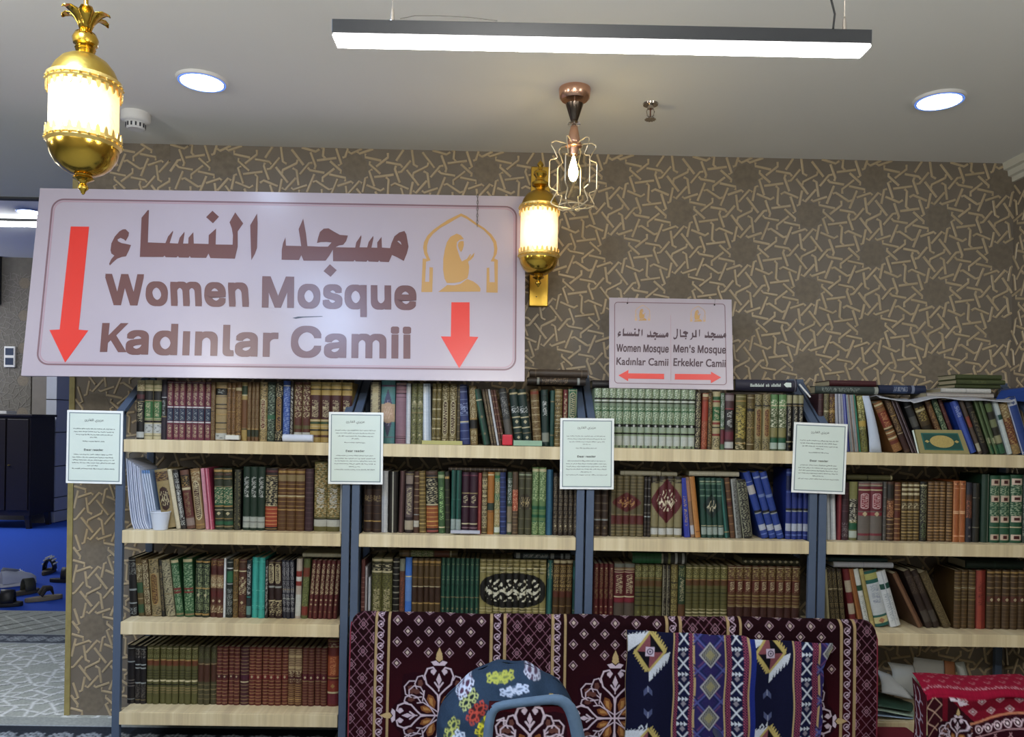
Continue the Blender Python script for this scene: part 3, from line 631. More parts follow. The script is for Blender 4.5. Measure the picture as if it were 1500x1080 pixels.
for bi in range(4):
    x0 = bi*B+.004; x1 = (bi+1)*B-.004
    e = empty('bookcase', ['leftmost open steel bookcase with four full shelves of bound volumes', 'second steel bookcase from the left, its lower part behind the dark red carpet',
        'third steel bookcase from the left, below the small direction sign', 'rightmost steel bookcase with leaning books and loose papers on its lowest shelf'][bi], 'bookcase', (x0, 0, 0))
    pw = .032; Wd = x1-x0
    for xa in (0, Wd-pw):
        bevel(MB().box((xa, 0, 0), (xa+pw, .02, 1.385)).build('front_post', M_FRAME, e), .002)
        bevel(MB().box((xa, DEP-.02, 0), (xa+pw, DEP, 1.585)).build('rear_post', M_FRAME, e), .002)
        b = MB().hexa([(xa, 0, 1.36), (xa+pw, 0, 1.36), (xa+pw, DEP-.02, 1.56), (xa, DEP-.02, 1.56), (xa, 0, 1.385), (xa+pw, 0, 1.385), (xa+pw, DEP-.0, 1.585), (xa, DEP-.0, 1.585)])
        bevel(b.build('sloping_rail', M_FRAME, e), .0015)
        for z in SH: 
            sx_ = xa+pw-.002 if xa == 0 else xa-.0
            b = MB().box((sx_ if xa == 0 else xa-.0, .02, z-.05), ((sx_+.002) if xa == 0 else xa+.002, DEP-.02, z-.012)).build('shelf_bracket', M_FRAME, e)
    for z in SH:
        o = MB().box((pw+.0015, -.006, z-ST), (Wd-pw-.0015, .015, z)).build('shelf_front', M_WOOD, e); bevel(o, .0015)
        bevel(MB().box((pw+.0025, .0155, z-.022), (Wd-pw-.0025, DEP-.022, z)).build('shelf', M_WOOD, e), .001)

# notices clipped on the posts
M_PAPER = mat('pale_mint_paper', 'd5e2da', .5, coat=.3); M_INK = mat('grey_ink', '56605c', .6); M_LAM = mat('laminate_margin', 'eef2f0', .3); M_LINE = mat('notice_rule', '7e8f94', .5)
AR = ''.join(reversed('\uFECB\uFEB0\uFEF3\uFEB0\uFEF1 \uFE8D\uFEDF\uFED8\uFE8E\uFEAD\uFE89'))
def notice(TL, TR, BL, label, k):
    Y = -.010
    o = at(*BL, Y); tl = at(*TL, Y); tr = at(*TR, Y)
    U = tr-tl; V = tl-o; V2 = V-U.normalized()*V.dot(U.normalized())
    b = Board('notice', label, o, U, V2, U.length, V2.length, M_LAM, .0022, 'notice')
    w, h = b.w, b.h
    m = .009
    b.flat([[(m, m), (w-m, m), (w-m, h-m), (m, h-m)]], M_LINE, 'printed_border', .0002, px=False)
    b.flat([[(m+.004, m+.004), (w-m-.004, m+.004), (w-m-.004, h-m-.004), (m+.004, h-m-.004)]], M_PAPER, 'sheet', .0006, px=False)
    r = random.Random(k)
    b.text(AR, M_INK, (w*.32, h*.855), (w*.66, h*.855), (w*.32, h*.885), 'arabic_heading', z=.0014, px=False, off=.006, font=False)
    b.text('Dear reader', M_INK, (w*.32, h*.448), (w*.66, h*.450), (w*.32, h*.475), 'heading', z=.0014, px=False, off=.02)
    rows = [(.745, .12, .86, 1), (.705, .13, .84, 1), (.665, .17, .82, 1), (.63, .42, .56, 1), (.575, .29, .68, 1), (.395, .14, .84, 0), (.355, .11, .86, 0), (.318, .12, .86, 0), (.28, .11, .87, 0), (.242, .38, .58, 0), (.2, .11, .87, 0)]
    mb = MB()
    for yy, xa, xb, ar in rows:        # tiny handwriting-like body lines, too small to read in the picture
        x = xa
        while x < xb-.02:
            wl = min(r.uniform(.03, .1), xb-x); X = x
            while X < x+wl:
                lw = r.uniform(.004, .010); hh = r.choice([.008, .009, .014]); y0 = yy-(.005 if r.random() < .25 else 0)
                mb.box((X*w, y0*h, .0010), ((X+lw*.75)*w, (y0+hh*.55)*h, .0014))
                if r.random() < .5: mb.box((X*w, y0*h, .0010), ((X+.0022)*w, (y0+hh)*h, .0014))
                X += lw
            x += wl+.014
    stuff(mb.build('body_text', M_INK, b.e))
    return b
notice((97.8, 600.6), (179.9, 602.4), (96.2, 707.9), 'pale notice sheet at the far left, clipped on the first post beside the wall end', 1)
notice((479.8, 603.6), (559.9, 604.6), (480.5, 709.2), 'pale notice sheet below the big sign, on the joint of the first and second bookcases', 2)
notice((820.3, 612.6), (899.3, 613.2), (820, 716.8), 'pale notice sheet on the joint of second and third bookcases', 3)
notice((1161, 618.4), (1239.8, 621.6), (1159, 721.5), 'pale notice sheet at the right, on the joint of the third and rightmost bookcases', 4)

# ------------------------------------------------------------------ books
COL = dict(G='a98746', C='c9bd92', W='d2d4d0', K='15130f', M='4e1d22', N='173626', B='4b3120', O='5c5a30', g='7a6234', t='8d7a50', R='7c2a22', S='9aa09c', T='20877f', L='c9ccc4')
def cc(t): return COL.get(t, t)
def spine_tex(ops, w, hgt, seed, nx, nz, u0=0., u1=1.):
    u = np.linspace(u0, u1, nx)[None, :].repeat(nz, 0); v = np.linspace(1, 0, nz)[:, None].repeat(nx, 1)   # rows bottom->top reversed below
    v = 1-v                                                    # v: 0 at row 0
    toks = ops.split(); col = np.empty((nz, nx, 3)); col[:] = lin(cc(toks[0])); r = np.random.RandomState(seed)
    wm = w*(u1-u0) if u1 > u0 else w
    def mix(m, hx): 
        m = np.clip(m, 0, 1)[..., None]; col[:] = col*(1-m)+np.array(lin(cc(hx)))*m
    def wav(n, fu, fv, s):
        rr = np.random.RandomState(s); o = 0
        for k in range(n): o = o+np.sin((u*rr.uniform(.3, 1)*fu+v*rr.uniform(.4, 1)*fv*rr.choice([-1, 1]))*6.283+rr.uniform(0, 6.28))
        return o/math.sqrt(n)
    for i, t in enumerate(toks[1:]):
        p = t.split(':'); k = p[0]
        if k == 'b': mix((v >= float(p[1])) & (v < float(p[2])), p[3])
        elif k == 'l':
            th = float(p[3]) if len(p) > 3 else .010; mix(abs(v-float(p[1])) < th/2+.002, p[2])
        elif k == 'r':                                        # k thin rules spread from a to b
            for q in np.linspace(float(p[2]), float(p[3]), int(p[1])): mix(abs(v-q) < .0055, p[4])
        elif k == 's':                                        # script running along the spine
            a, b_ = float(p[1]), float(p[2]); band = (v > a) & (v < b_) & (abs(u-.5) < .3)
            f = wav(6, 2.6, 60, seed*7+i)+.5*wav(3, 1.2, 16, seed+i); mix((band & (f > .25) & (f < 1.5))*.85, p[3])
        elif k == 'f':                                        # filigree
            a, b_ = float(p[1]), float(p[2]); f = wav(6, 3.6, 52, seed*5+i)*(.6+np.sin(v*6.283*31+seed))
            mix(((v > a) & (v < b_) & (f > .12) & (abs(u-.5) < .46)).astype(float)*.8, p[3])
        elif k == 'o':                                        # cartouche outline
            a, b_ = float(p[1]), float(p[2]); cy = (a+b_)/2; hy = (b_-a)/2; d = np.maximum(abs(u-.5)/.34, 0)**2+np.clip((abs(v-cy)-hy*.72)/(hy*.28), 0, 9)**2
            mix((d < 1.0), p[4] if len(p) > 4 else toks[0]); mix((d > .62) & (d < 1.05), p[3])
            f = wav(6, 2.2, 55, seed*3+i); mix((d < .4) & (f > .3), p[3])
        elif k == 'd':
            y = float(p[1]); d = abs(u-.5)/.22+abs(v-y)*hgt/w/.22; mix((d < 1)*.85, p[2])
        elif k == 'p':                                        # inset panel
            a, b_ = float(p[1]), float(p[2]); mix((v > a) & (v < b_) & (abs(u-.5) < .38), p[3])
        elif k == 'q':                                        # square ornament with a dark core
            y = float(p[1]); mix((abs(v-y) < .045) & (abs(u-.5) < .42), p[2]); mix((abs(v-y) < .024) & (abs(u-.5) < .22), p[3])
        elif k == 'w':
            a, b_ = float(p[1]), float(p[2]); mix((v > a) & (v < b_), 'bcbfb8'); f = wav(4, 2, 18, seed+i); mix((v > a+.02) & (v < b_-.02) & (f > .8), '7d807c')
        elif k == 'v':
            x = float(p[1]); mix(abs(u-x) < (float(p[3]) if len(p) > 3 else .08), p[2])
        elif k == 'E':                                        # wide emblem shared by a set of spines (u runs over the whole set)
            a, b_ = float(p[1]), float(p[2]); cy = (a+b_)/2; hy = (b_-a)/2; hx = float(p[5]) if len(p) > 5 else .46
            U_ = (u-.5)/hx; V_ = (v-cy)/hy; d = abs(U_)**2.6+abs(V_)**2.6 if (len(p) > 6 and p[6] == 'round') else abs(U_)+abs(V_)**1.4*.8
            mix((d < 1), p[3]); f = np.sin(u*58+2.2*np.sin(v*31+seed))+.9*np.sin(v*62+u*37+seed)+.5*np.sin(u*120-v*50)
            mix((d < .62) & (abs(V_) < .62) & (f > .7), p[4]); mix((d < .55) & (abs(V_-.1-.10*np.sin(u*33)) < .07), p[4])
    g_ = col.mean(-1, keepdims=True); col = (g_+(col-g_)*.92)*.74
    col *= (1+.10*(r.rand(nz, 1, 1)-.5))*(1+.12*(r.rand(nz, nx, 1)-.5))
    return col
NBOOK = 0
def book_mesh(w, h, d, ops, seed, u0=0., u1=1., flatspine=False, nz=None):
    """case of a book: curved printed spine at y=0, boards behind; origin at the lower left front corner"""
    nx = max(9, min(22, int(w*1150/3.2*1.1)+3)); nz = nz or max(60, int(h*420))
    col = spine_tex(ops, w, h, seed, nx, nz, u0, u1)[::-1]          # row 0 = bottom
    u = np.linspace(-1, 1, nx); bulge = 0 if flatspine else min(.27*w, .009)
    relief = np.zeros(nz)
    for t in ops.split()[1:]:
        p = t.split(':')
        if p[0] == 'l': relief[int((1-float(p[1]))*(nz-1))] = .0011
    prof = bulge*(1-abs(u)**2.4)
    P = np.empty((nz, nx, 3)); P[..., 0] = (u*.5+.5)*w; P[..., 1] = bulge+.0005-prof[None, :]-relief[:, None]*(1-abs(u)**4)[None, :]; P[..., 2] = np.linspace(0, h, nz)[:, None]
    V = P.reshape(-1, 3).tolist(); idx = np.arange(nz*nx).reshape(nz, nx)
    fs = np.stack([idx[:-1, :-1], idx[:-1, 1:], idx[1:, 1:], idx[1:, :-1]], -1).reshape(-1, 4).tolist()
    cols = col.reshape(-1, 3); tk = min(.0025, w*.2); y0 = bulge+.0006
    base = np.array(lin(cc(ops.split()[0])))*.6
    for xa in (0, w-tk):
        n = len(V); V += [(xa, y0, 0), (xa+tk, y0, 0), (xa+tk, d, 0), (xa, d, 0), (xa, y0, h), (xa+tk, y0, h), (xa+tk, d, h), (xa, d, h)]
        fs += [[n+i for i in f] for f in [(0, 3, 2, 1), (4, 5, 6, 7), (0, 1, 5, 4), (1, 2, 6, 5), (2, 3, 7, 6), (3, 0, 4, 7)]]
        cols = np.vstack([cols, np.tile(base, (8, 1))])
    n = len(V); V += [(0, y0+.002, h-.001), (w, y0+.002, h-.001), (w, y0+.002, 0), (0, y0+.002, 0)]; fs.append([n, n+1, n+2, n+3]); cols = np.vstack([cols, np.tile(base, (4, 1))])
    me = bpy.data.meshes.new('book'); me.from_pydata(V, [], fs); me.update()
    a = me.color_attributes.new('Col', 'FLOAT_COLOR', 'POINT'); buf = np.ones((len(V), 4), np.float32); buf[:, :3] = cols; a.data.foreach_set('color', buf.ravel())
    k = (nz-1)*(nx-1); sm = [True]*k+[False]*(len(fs)-k); me.polygons.foreach_set('use_smooth', sm); me.materials.append(M_BOOK)
    pg = MB().box((tk, y0+.003, .003), (w-tk, d-.004, h-.004)) if h > .02 else MB().box((tk, y0+.003, .002), (w-tk, d-.004, h-.002))
    pm = bpy.data.meshes.new('page_block'); pm.from_pydata(pg.v, [], pg.f); pm.update(); pm.materials.append(M_PAGE)
    return me, pm
ROWN = ['top shelf', 'second shelf', 'third shelf', 'bottom shelf']
SETB = [.045, .05, .085, .09]
def place(me, pm, loc, rot, label, cat='book', group=None, name='book', scale=None):
    o = bpy.data.objects.new(name, me); C.objects.link(o); o.location = loc; o.rotation_euler = rot
    if scale: o.scale = scale
    p = bpy.data.objects.new('page_block', pm); C.objects.link(p); p.parent = o
    tag(o, label, cat, group); return o
def run(bay, row, xL, xR, n, ytop, lean, ops, look, set_=False, d=.17, Yo=0, name='book'):
    """n alike volumes between photo columns xL..xR (measured at their feet) on a shelf"""
    global NBOOK
    Y = SETB[row]+Yo; z = SH[row]+.0006
    pm_ = ppm(Y); zc = lambda px, py: at(px, py, Y)
    xm = (xL+xR)/2; yb = CZ; 
    # photo row of the shelf here, then the true x of the feet
    def foot(px):
        py = 650
        for _ in range(3):
            P = at(px, py, Y); py += (P.z-z)*pm_
        return at(px, py, Y).x, py
    xa, py = foot(xL); xb, _ = foot(xR); top = at(xm+lean, ytop, Y).z
    H = max(.12, top-z); th = math.atan2((at(xL+lean, ytop, Y).x-xa), H)
    if abs(lean) < .5 : th = 0
    step = (xb-xa)/n; w = step*math.cos(th)-.0011; L = H/math.cos(th)
    if th: L = (H-w*abs(math.sin(th)))/math.cos(th)
    place_name = ROWN[row]+' of '+BAY[bay]
    me = pm2 = None
    for i in range(n):
        NBOOK += 1
        if set_ or me is None: me, pm2 = book_mesh(w, L, d, ops, NBOOK if set_ else NBOOK*3+1, i/n if set_ else 0., (i+1)/n if set_ else 1.)
        x = xa+i*step; zz = z+(w*math.sin(th) if th > 0 else 0)
        j = 0 if n == 1 else .0035*math.sin(i*2.3+bay+row)
        lab = look+', '+place_name; nm = 'magazine' if 'magazine' in look else 'booklet' if 'booklet' in look or 'thin' in look.split() else 'book'  # thin bound volumes go by the object name booklet as well
        o = place(me, pm2, (x+.0003, Y+j, zz), (0, th, 0), lab, group=(look+'s, '+place_name) if n > 1 else None, name=nm)
def flat(px0, px1, py0, py1, Y, ops, look, where, d=.15, name='book', yaw=0, pages=False):
    """a volume lying on its side, spine (or pages) to the viewer"""
    global NBOOK
    NBOOK += 1
    a = at((px0+px1)/2, py1, Y); h = at((px0+px1)/2, py0, Y).z-a.z; xa = at(px0, (py0+py1)/2, Y).x; xb = at(px1, (py0+py1)/2, Y).x
    L = xb-xa
    me, pm = book_mesh(h, L, d, ops, NBOOK)
    if pages:   # fore edge in front: turn the volume round
        o = place(me, pm, (xa, Y+d, a.z+h), (0, math.radians(90), 0), look+', '+where, name=name)
        o.matrix_world = Matrix.Translation((xb, Y+d, a.z)) @ Matrix.Rotation(math.pi+yaw, 4, 'Z') @ Matrix.Rotation(math.radians(90), 4, 'Y') @ Matrix.Rotation(math.pi, 4, 'Z') @ Matrix.Translation((0, -d, 0)) @ Matrix.Translation((-h, 0, 0)) if False else Matrix.Translation((xb, Y+d, a.z+h)) @ Matrix.Rotation(math.pi+yaw, 4, 'Z') @ Matrix.Rotation(math.radians(90), 4, 'Y')
    else:
        o = place(me, pm, (xa, Y, a.z+h), (0, math.radians(90), yaw), look+', '+where, name=name)
    return o
R = run
# --- leftmost bookcase
R(0,0,198,209.5,1,557,0,'K b:0:.18:C f:.02:.16:g b:.24:.32:M s:.38:.7:C l:.36:t w:.88:.98','black and cream volume with white shelf label')
R(0,0,209.5,234.6,2,557,0,'C l:.07:5e7a3a l:.14:5e7a3a b:.18:.34:K b:.34:.64:2f6b36 s:.38:.62:C l:.35:t l:.66:5e7a3a b:.68:.72:K w:.74:.9 l:.94:O','green paneled cream volume')
R(0,0,234.8,242.8,1,556,0,'241a28 l:.3:W b:.33:.6:K s:.35:.6:S l:.62:t','thin black-purple volume')
R(0,0,243,307.5,7,559,0,'6e2a3c s:.04:.4:C l:.02:S l:.44:W:.02 b:.46:.68:26324a s:.47:.67:S l:.7:W:.015 s:.74:.96:C v:.0:c0a0a8:.06','burgundy volume with blue middle panel')
R(0,0,307.5,314,1,560,0,'6a4c28 f:.05:.95:t l:.5:K','narrow brown gilt volume')
R(0,0,314,331,1,560,0,'a08858 b:.1:.22:K l:.1:G l:.25:B l:.38:K l:.45:B l:.55:G l:.7:K s:.12:.2:S l:.8:K w:.88:.99','wide beige volume with black title band')
R(0,0,331,343.5,2,561,0,'8a6438 f:.05:.95:K l:.1:C l:.5:G l:.9:C','tan brown gilt volume')
R(0,0,343.5,352.6,1,560,0,'6d4a22 l:.12:C:.04 f:.2:.95:G l:.85:K','brown volume with gilt head')
R(0,0,352.6,361,1,560,0,'a98f4e b:.06:.22:243c24 l:.06:C l:.22:C b:.3:.78:6d4420 l:.8:K','golden volume with green band')
R(0,0,361,378.6,3,560,0,'6a4a26 f:.03:.9:t b:.8:.93:2c3322 l:.8:G','thin brown gilt volume')
R(0,0,378.6,390,1,560,0,'b09a66 f:.02:.98:K o:.28:.8:C:6a3022','ornate gold volume with maroon cartouche')
R(0,0,390,401.5,1,560,0,'26382c f:.03:.97:8fa088 b:.55:.62:2d6a48','dark green ornate volume')
R(0,0,401.5,413,1,560,0,'181410 f:.02:.25:C o:.25:.82:G:3a1a18 f:.82:.98:C','black volume with gilt oval')
R(0,0,413,423.7,1,558,0,'2f55a8 l:.08:W f:.1:.9:8ea8da','bright blue volume')
R(0,0,423.7,429,1,559,0,'30221c s:.1:.9:L','narrow dark brown volume with white script')
R(0,0,429,453,2,560,0,'5c2c22 f:.05:.6:C l:.05:G b:.72:.78:O v:.04:t b:.84:.92:L','maroon ornate volume with white label')
R(0,0,453,514,4,560,0,'b59a52 l:.05:C l:.12:K b:.22:.62:4a1f1e s:.3:.58:C l:.64:C l:.68:2b4a2c:.03 l:.74:C l:.8:K:.02 l:.9:5a3020:.03','gold-topped volume with maroon panel')
R(0,1,238,257.5,1,686,-14,'9b8654 b:.04:.2:B f:.05:.19:G E:.3:.7:3a2016:C:.36:round','broad beige volume with brown medallion')
R(0,1,257.5,264.5,1,687,-14,'d6caa8 v:0:b5a57c:.1','thin cream book')
R(0,1,264.5,272.5,1,688,-13,'26201e f:.05:.95:L s:.3:.8:L','black and white ornate book')
R(0,1,272.5,285.5,1,688,-11,'6a4434 b:.08:.28:K f:.08:.28:G l:.32:C:.03 b:.36:.8:5c2220 s:.38:.78:t b:.82:.95:8d7a70','maroon book with grey label')
R(0,1,286,300,1,686,-9,'8a6a40 l:.05:G f:.05:.2:C o:.2:.85:C:4a2c1c l:.93:G','brown book with long cartouche')
R(0,1,301,306.5,1,686,-8,'d08a9c v:.1:e8b0bc:.1','thin pink booklet')
R(0,1,306.5,313.3,1,686,-8,'a83c58 v:.5:d890a0:.1','thin crimson-pink booklet')
R(0,1,313.6,341,2,686,-2,'2c3320 l:.04:G:.03 l:.1:B:.03 l:.17:G b:.3:.6:1c5a3a f:.32:.58:C l:.3:t l:.62:G:.02 l:.68:C d:.74:C l:.82:G b:.86:.92:1c5a3a l:.95:t','green and brown gilt volume')
R(0,1,341.3,351.3,1,688,0,'1c1c16 f:.03:.97:8a8358 v:.5:3a3a28:.2','dark olive volume')
R(0,1,354,387,3,684,0,'173022 s:.16:.48:W b:.78:.96:a8b0a8 l:.87:7a7f7a l:.78:N','slim dark green volume with white vertical title')
R(0,1,387,405,1,686,0,'241614 l:.05:M:.04 b:.12:.6:K f:.12:.6:C l:.12:G b:.62:.94:a03c1c r:5:.66:.9:d8a060 l:.6:C l:.97:G','black volume with orange-red lower panel')
R(0,1,405,445,3,687,0,'5c3a1c l:.05:G:.03 b:.1:.2:t r:6:.25:.6:G l:.44:C:.02 l:.66:G r:4:.75:.95:g','brown volume with gilt bands')
R(0,1,445.2,457.5,1,687,0,'3c242c r:12:.06:.95:5c4048','plum brown volume')
R(0,1,458.5,497,2,677,0,'5f5a2a f:.02:.8:C f:.02:.8:G s:.38:.66:W b:.83:.93:b8bab0 l:.82:K','tall damask gold volume with white title')
R(0,1,497.2,502.5,1,686,0,'b8b8b2 v:.5:8a8a88:.1','narrow grey-white book')
R(0,2,188.5,200,1,817,-2,'1e1a18 l:.05:S f:.08:.3:8a8a80 l:.55:S:.02 l:.78:S f:.85:.98:S','black volume with silver bands')
R(0,2,202,211,1,818,-5,'5c4a24 l:.1:G f:.1:.4:C b:.42:.6:2f5030 l:.7:t b:.8:.95:2f5030','brown and green gilt volume')
R(0,2,211.5,221,1,819,-6,'5e4a2a f:.03:.97:C l:.5:G','narrow tan ornate volume')
R(0,2,221.5,236,1,819,-6,'9a885c f:.02:.25:K o:.25:.8:G:5a3a1c f:.82:.98:K','beige volume with oval cartouche')
R(0,2,236.3,241.5,1,820,-5,'1d1b16 f:.1:.9:t','thin black gilt volume')
R(0,2,242,256,1,820,-9,'a39a76 f:.02:.98:K l:.3:K l:.6:t l:.8:K','cream and black ornate volume')
R(0,2,257,268.5,1,819,-9,'2c5c34 l:.04:C:.04 f:.1:.9:9ab088 l:.52:7a2a22:.03 l:.58:7a2a22:.03 l:.96:t:.03','green volume with red bands, narrower one')
R(0,2,269.5,283.5,1,818,-3,'2c5c34 l:.04:C:.04 f:.1:.9:9ab088 l:.52:7a2a22:.03 l:.58:7a2a22:.03 l:.96:t:.03','green volume with red bands, broader one')
R(0,2,284,306,2,820,0,'1c2a1c l:.04:G:.03 f:.08:.92:94a070 l:.5:G d:.62:C l:.95:G:.03','dark green gilt volume')
R(0,2,306.3,326.3,2,819,0,'54281c l:.04:t f:.04:.12:G b:.16:.26:4a1a16 b:.28:.5:8d6c48 f:.3:.5:C d:.45:C b:.55:.66:5a1e1a d:.72:C b:.78:.92:6d4a30 f:.78:.92:C','red-brown volume with cream ornaments')
R(0,2,326.5,329.8,1,818,0,'dfe4e6','very thin white booklet')
R(0,2,330.3,339.7,1,820,0,'1a2420 l:.05:S b:.2:.4:2b6b48 l:.15:W l:.42:W f:.5:.95:S','black volume with green band')
R(0,2,340,347.5,1,819,0,'7a5f30 f:.03:.97:K l:.2:C l:.7:C','narrow golden brown volume')
R(0,2,347.7,359.5,1,820,0,'542c20 l:.04:t b:.06:.14:B f:.3:.6:C d:.45:C l:.2:C d:.74:C f:.78:.95:t','maroon volume with cream rosettes')
R(0,2,359.8,367,1,821,0,'1d2c30 s:.06:.6:W l:.64:T b:.8:.95:5f8c88','narrow black-teal volume with white title')
R(0,2,367.2,387,2,817,0,'2aa096 l:.07:4cc0b4 r:2:.55:.8:78d0c4 d:.5:1a6a66 l:.86:1a6a66 v:.5:2fb0a4:.2','bright teal volume')
R(0,2,387.2,392,1,821,0,'20191a s:.1:.95:L','thin black volume with pale script')
R(0,2,392.3,413,2,821,-1,'2c1614 l:.04:t o:.06:.4:C:2c1614 l:.46:S:.02 f:.7:.95:C l:.7:C','black-maroon volume with cream cartouche')
R(0,2,413.3,431,3,821,-1,'232536 f:.03:.9:b4b4b8 l:.5:t l:.66:S','navy volume with silver ornament')
R(0,2,431.3,439.7,1,819,3,'b9ada0 b:.2:.45:8a2c24 b:.3:.38:W b:.6:.96:c8ccc8','cream and red paperback')
R(0,2,440,449.5,1,819,5,'5a6436 b:.15:.3:7a3824 f:.3:.9:8a9058 b:.8:.95:7a2a20','olive green volume with red foot')
R(0,2,450,493,6,821,7,'4f1a1a v:.5:6a2824:.15 d:.08:C s:.1:.6:C d:.68:C d:.76:C d:.88:t','burgundy volume with cream dots')
R(0,3,184.5,196,1,946,1,'1c1718 l:.05:S b:.08:.24:2a2628 l:.28:S:.02 r:3:.6:.7:8a8078 l:.92:S','black banded volume at the far end')
R(0,3,196.3,213,2,947,1,'1c1718 l:.05:S f:.05:.2:8a8580 l:.32:S:.02 l:.38:S l:.64:S:.02 f:.64:.9:6a6258 l:.93:t','black volume with silver rosettes')
R(0,3,213.2,288,8,947,0,'5a582c l:.04:C f:.04:.2:94945a b:.24:.34:6d3a1e l:.24:G r:4:.42:.56:K l:.6:C:.02 l:.66:K:.02 r:3:.72:.8:t','olive gilt volume with rust band')
R(0,3,288.2,315.5,3,948,0,'4a452a f:.04:.2:6a7040 b:.28:.6:4e2c1c l:.3:t r:4:.66:.9:8a7a50','dark olive-brown volume')
R(0,3,315.6,350,4,948,0,'5e2620 r:16:.04:.96:a88458 b:.48:.54:M d:.51:C','red-brown ribbed volume with gilt rules')
R(0,3,350.2,363,1,949,0,'4a2028 r:16:.04:.96:9a8458 b:.48:.54:4a1a30 l:.6:C','plum ribbed volume between the red-brown ones')
R(0,3,363.2,420.5,6,949,0,'66281f r:18:.04:.96:b08a58 b:.48:.54:7a2428 d:.51:C','brick red ribbed volume')
R(0,3,420.7,441,2,949,0,'5e3424 r:14:.04:.4:d8c490 f:.4:.6:C r:10:.64:.96:b89458 b:.5:.54:M','ribbed volume with bright cream rules')
R(0,3,441.2,478,4,950,0,'5e2620 r:20:.04:.96:8f6f4c b:.46:.56:5c1a28 d:.51:C l:.58:t','dark red finely ribbed volume')
R(0,3,478.3,495,1,937,0,'6e241c l:.03:G l:.12:G f:.05:.12:C b:.25:.55:a04a24 s:.27:.54:e09858 l:.58:G b:.62:.78:8a3020 d:.7:G l:.8:C:.02 b:.82:.97:6c1a2c','tall red volume with orange panel')
# --- second bookcase
R(1,0,541,556,1,560,0,'6a6258 v:.5:b8ac84:.3 f:.05:.9:C l:.02:K','grey volume with beige ornate spine')
R(1,0,557,577.5,1,556,0,'4f8a8c l:.1:7a5a78:.03 E:.2:.85:4c4c6a:9a8cb0:.4 b:.38:.66:c8ac88 E:.36:.68:c4a484:d8b8a0:.42:round l:.9:7a5a78','wide teal volume with pink medallion')
R(1,0,578.5,594,1,561,0,'96707c r:5:.05:.3:4a3040 l:.02:C b:.3:.85:8f6b78 r:4:.88:.97:4a2834','mauve pink volume with dark rules')
R(1,0,594.2,601,1,562,1,'d0d4d8 v:.2:aab0b8:.1','thin white-grey book')
R(1,0,601.3,619,2,562,0,'7c7c4c f:.02:.98:K f:.3:.4:C d:.3:C d:.6:C l:.48:t d:.85:C','olive gold volume with rosettes')
R(1,0,619.3,631.5,1,562,-1,'c4d0dc v:.3:e4eaee:.15 v:.8:9fb0c4:.08','wrinkled pale blue wrapped book')
R(1,0,632,645.5,2,562,0,'7a6a34 f:.03:.97:K r:6:.1:.9:C','dull gold ribbed volume')
R(1,0,645.7,668.5,2,562,0,'6c5c30 f:.02:.28:C o:.28:.85:C:4a3018 f:.85:.98:C','gold volume with long oval cartouche')
R(1,0,668.7,673.5,1,562,0,'4a4028 r:8:.1:.9:t','thin olive-brown volume')
R(1,0,674,688.7,1,563,-5,'24346a l:.04:8a9ac0 r:7:.12:.9:7080a8 f:.3:.5:9aa8cc l:.62:C','navy volume with pale rules')
R(1,0,689,700,1,565,-2,'7a6436 f:.03:.55:C b:.58:.72:K l:.56:G f:.75:.97:C','gold and black ornate volume')
R(1,0,708,718.5,1,569,-15,'16382c v:.3:2c5c48:.12 l:.2:C d:.5:t d:.8:t','leaning dark green volume')
R(1,0,719.5,728,2,570,-14,'4a3a2c f:.05:.95:a08c60','leaning thin brown volume')
R(1,0,728.2,731.8,1,570,-14,'c6c8ca','leaning very thin white booklet')
R(1,0,732,740,2,571,-14,'5c3428 r:8:.1:.9:b09468','leaning thin red-brown volume')
R(1,0,742,753,1,568,-12,'3a3c3c l:.08:S f:.15:.5:94948c b:.55:.9:58544c','leaning charcoal volume')
R(1,0,755,780,2,569,-10,'17302a l:.08:C:.03 f:.3:.42:W l:.5:C d:.58:C l:.68:C:.02 l:.78:t d:.86:C','dark green volume with white ornaments')
R(1,0,781.5,794,1,570,-5,'6c5228 l:.06:8a3c28:.05 f:.15:.95:t r:7:.2:.95:C','brown gilt ribbed volume')
R(1,0,794.3,805,1,571,-2,'14302a s:.2:.45:W b:.76:.92:8a8f80 l:.1:K','dark green volume with foot label')
R(1,0,805.3,811.5,1,572,0,'1d4a40 l:.2:t l:.8:t','narrow green volume')
R(1,0,811.8,823,1,570,0,'86703a r:14:.05:.95:C f:.1:.9:K','gold ribbed volume')
R(1,0,824,830.8,1,571,0,'6c2420 d:.08:C s:.15:.9:C','thin red volume')
R(1,0,831.5,844.5,1,570,0,'2c6a48 v:.04:b8c8a8:.04 v:.96:b8c8a8:.04 l:.03:C o:.06:.5:C:1d5038 l:.56:C s:.6:.9:C','green volume with white frame')
R(1,1,531.7,558,2,690,0,'332018 r:8:.05:.95:5c4028 f:.4:.5:t l:.82:G d:.1:t','dark brown volume beside the post')
R(1,1,558.3,567.5,1,690,1,'c2c4c6 v:.3:a0a4ac:.1','thin white book')
R(1,1,568,582,1,691,1,'16120f p:.05:.95:26201a v:.5:b8b4a0:.05','black volume with thin pale title strip')
R(1,1,583,591,1,690,3,'3c2422 v:.5:5c3c38:.2','dark maroon plain volume')
R(1,1,592,605,1,691,0,'2a1a1a l:.04:t p:.06:.2:8a7a6c p:.24:.74:5c4c4c s:.27:.7:C b:.8:.95:a89c84','dark volume with grey panels')
R(1,1,605.3,613.5,1,691,0,'4c3020 r:6:.08:.6:b09870 l:.7:S b:.8:.9:b8b4a4','brown ribbed volume with label')
R(1,1,614,624,1,690,-1,'6a5526 r:16:.05:.97:b49a58','olive gold ribbed volume')
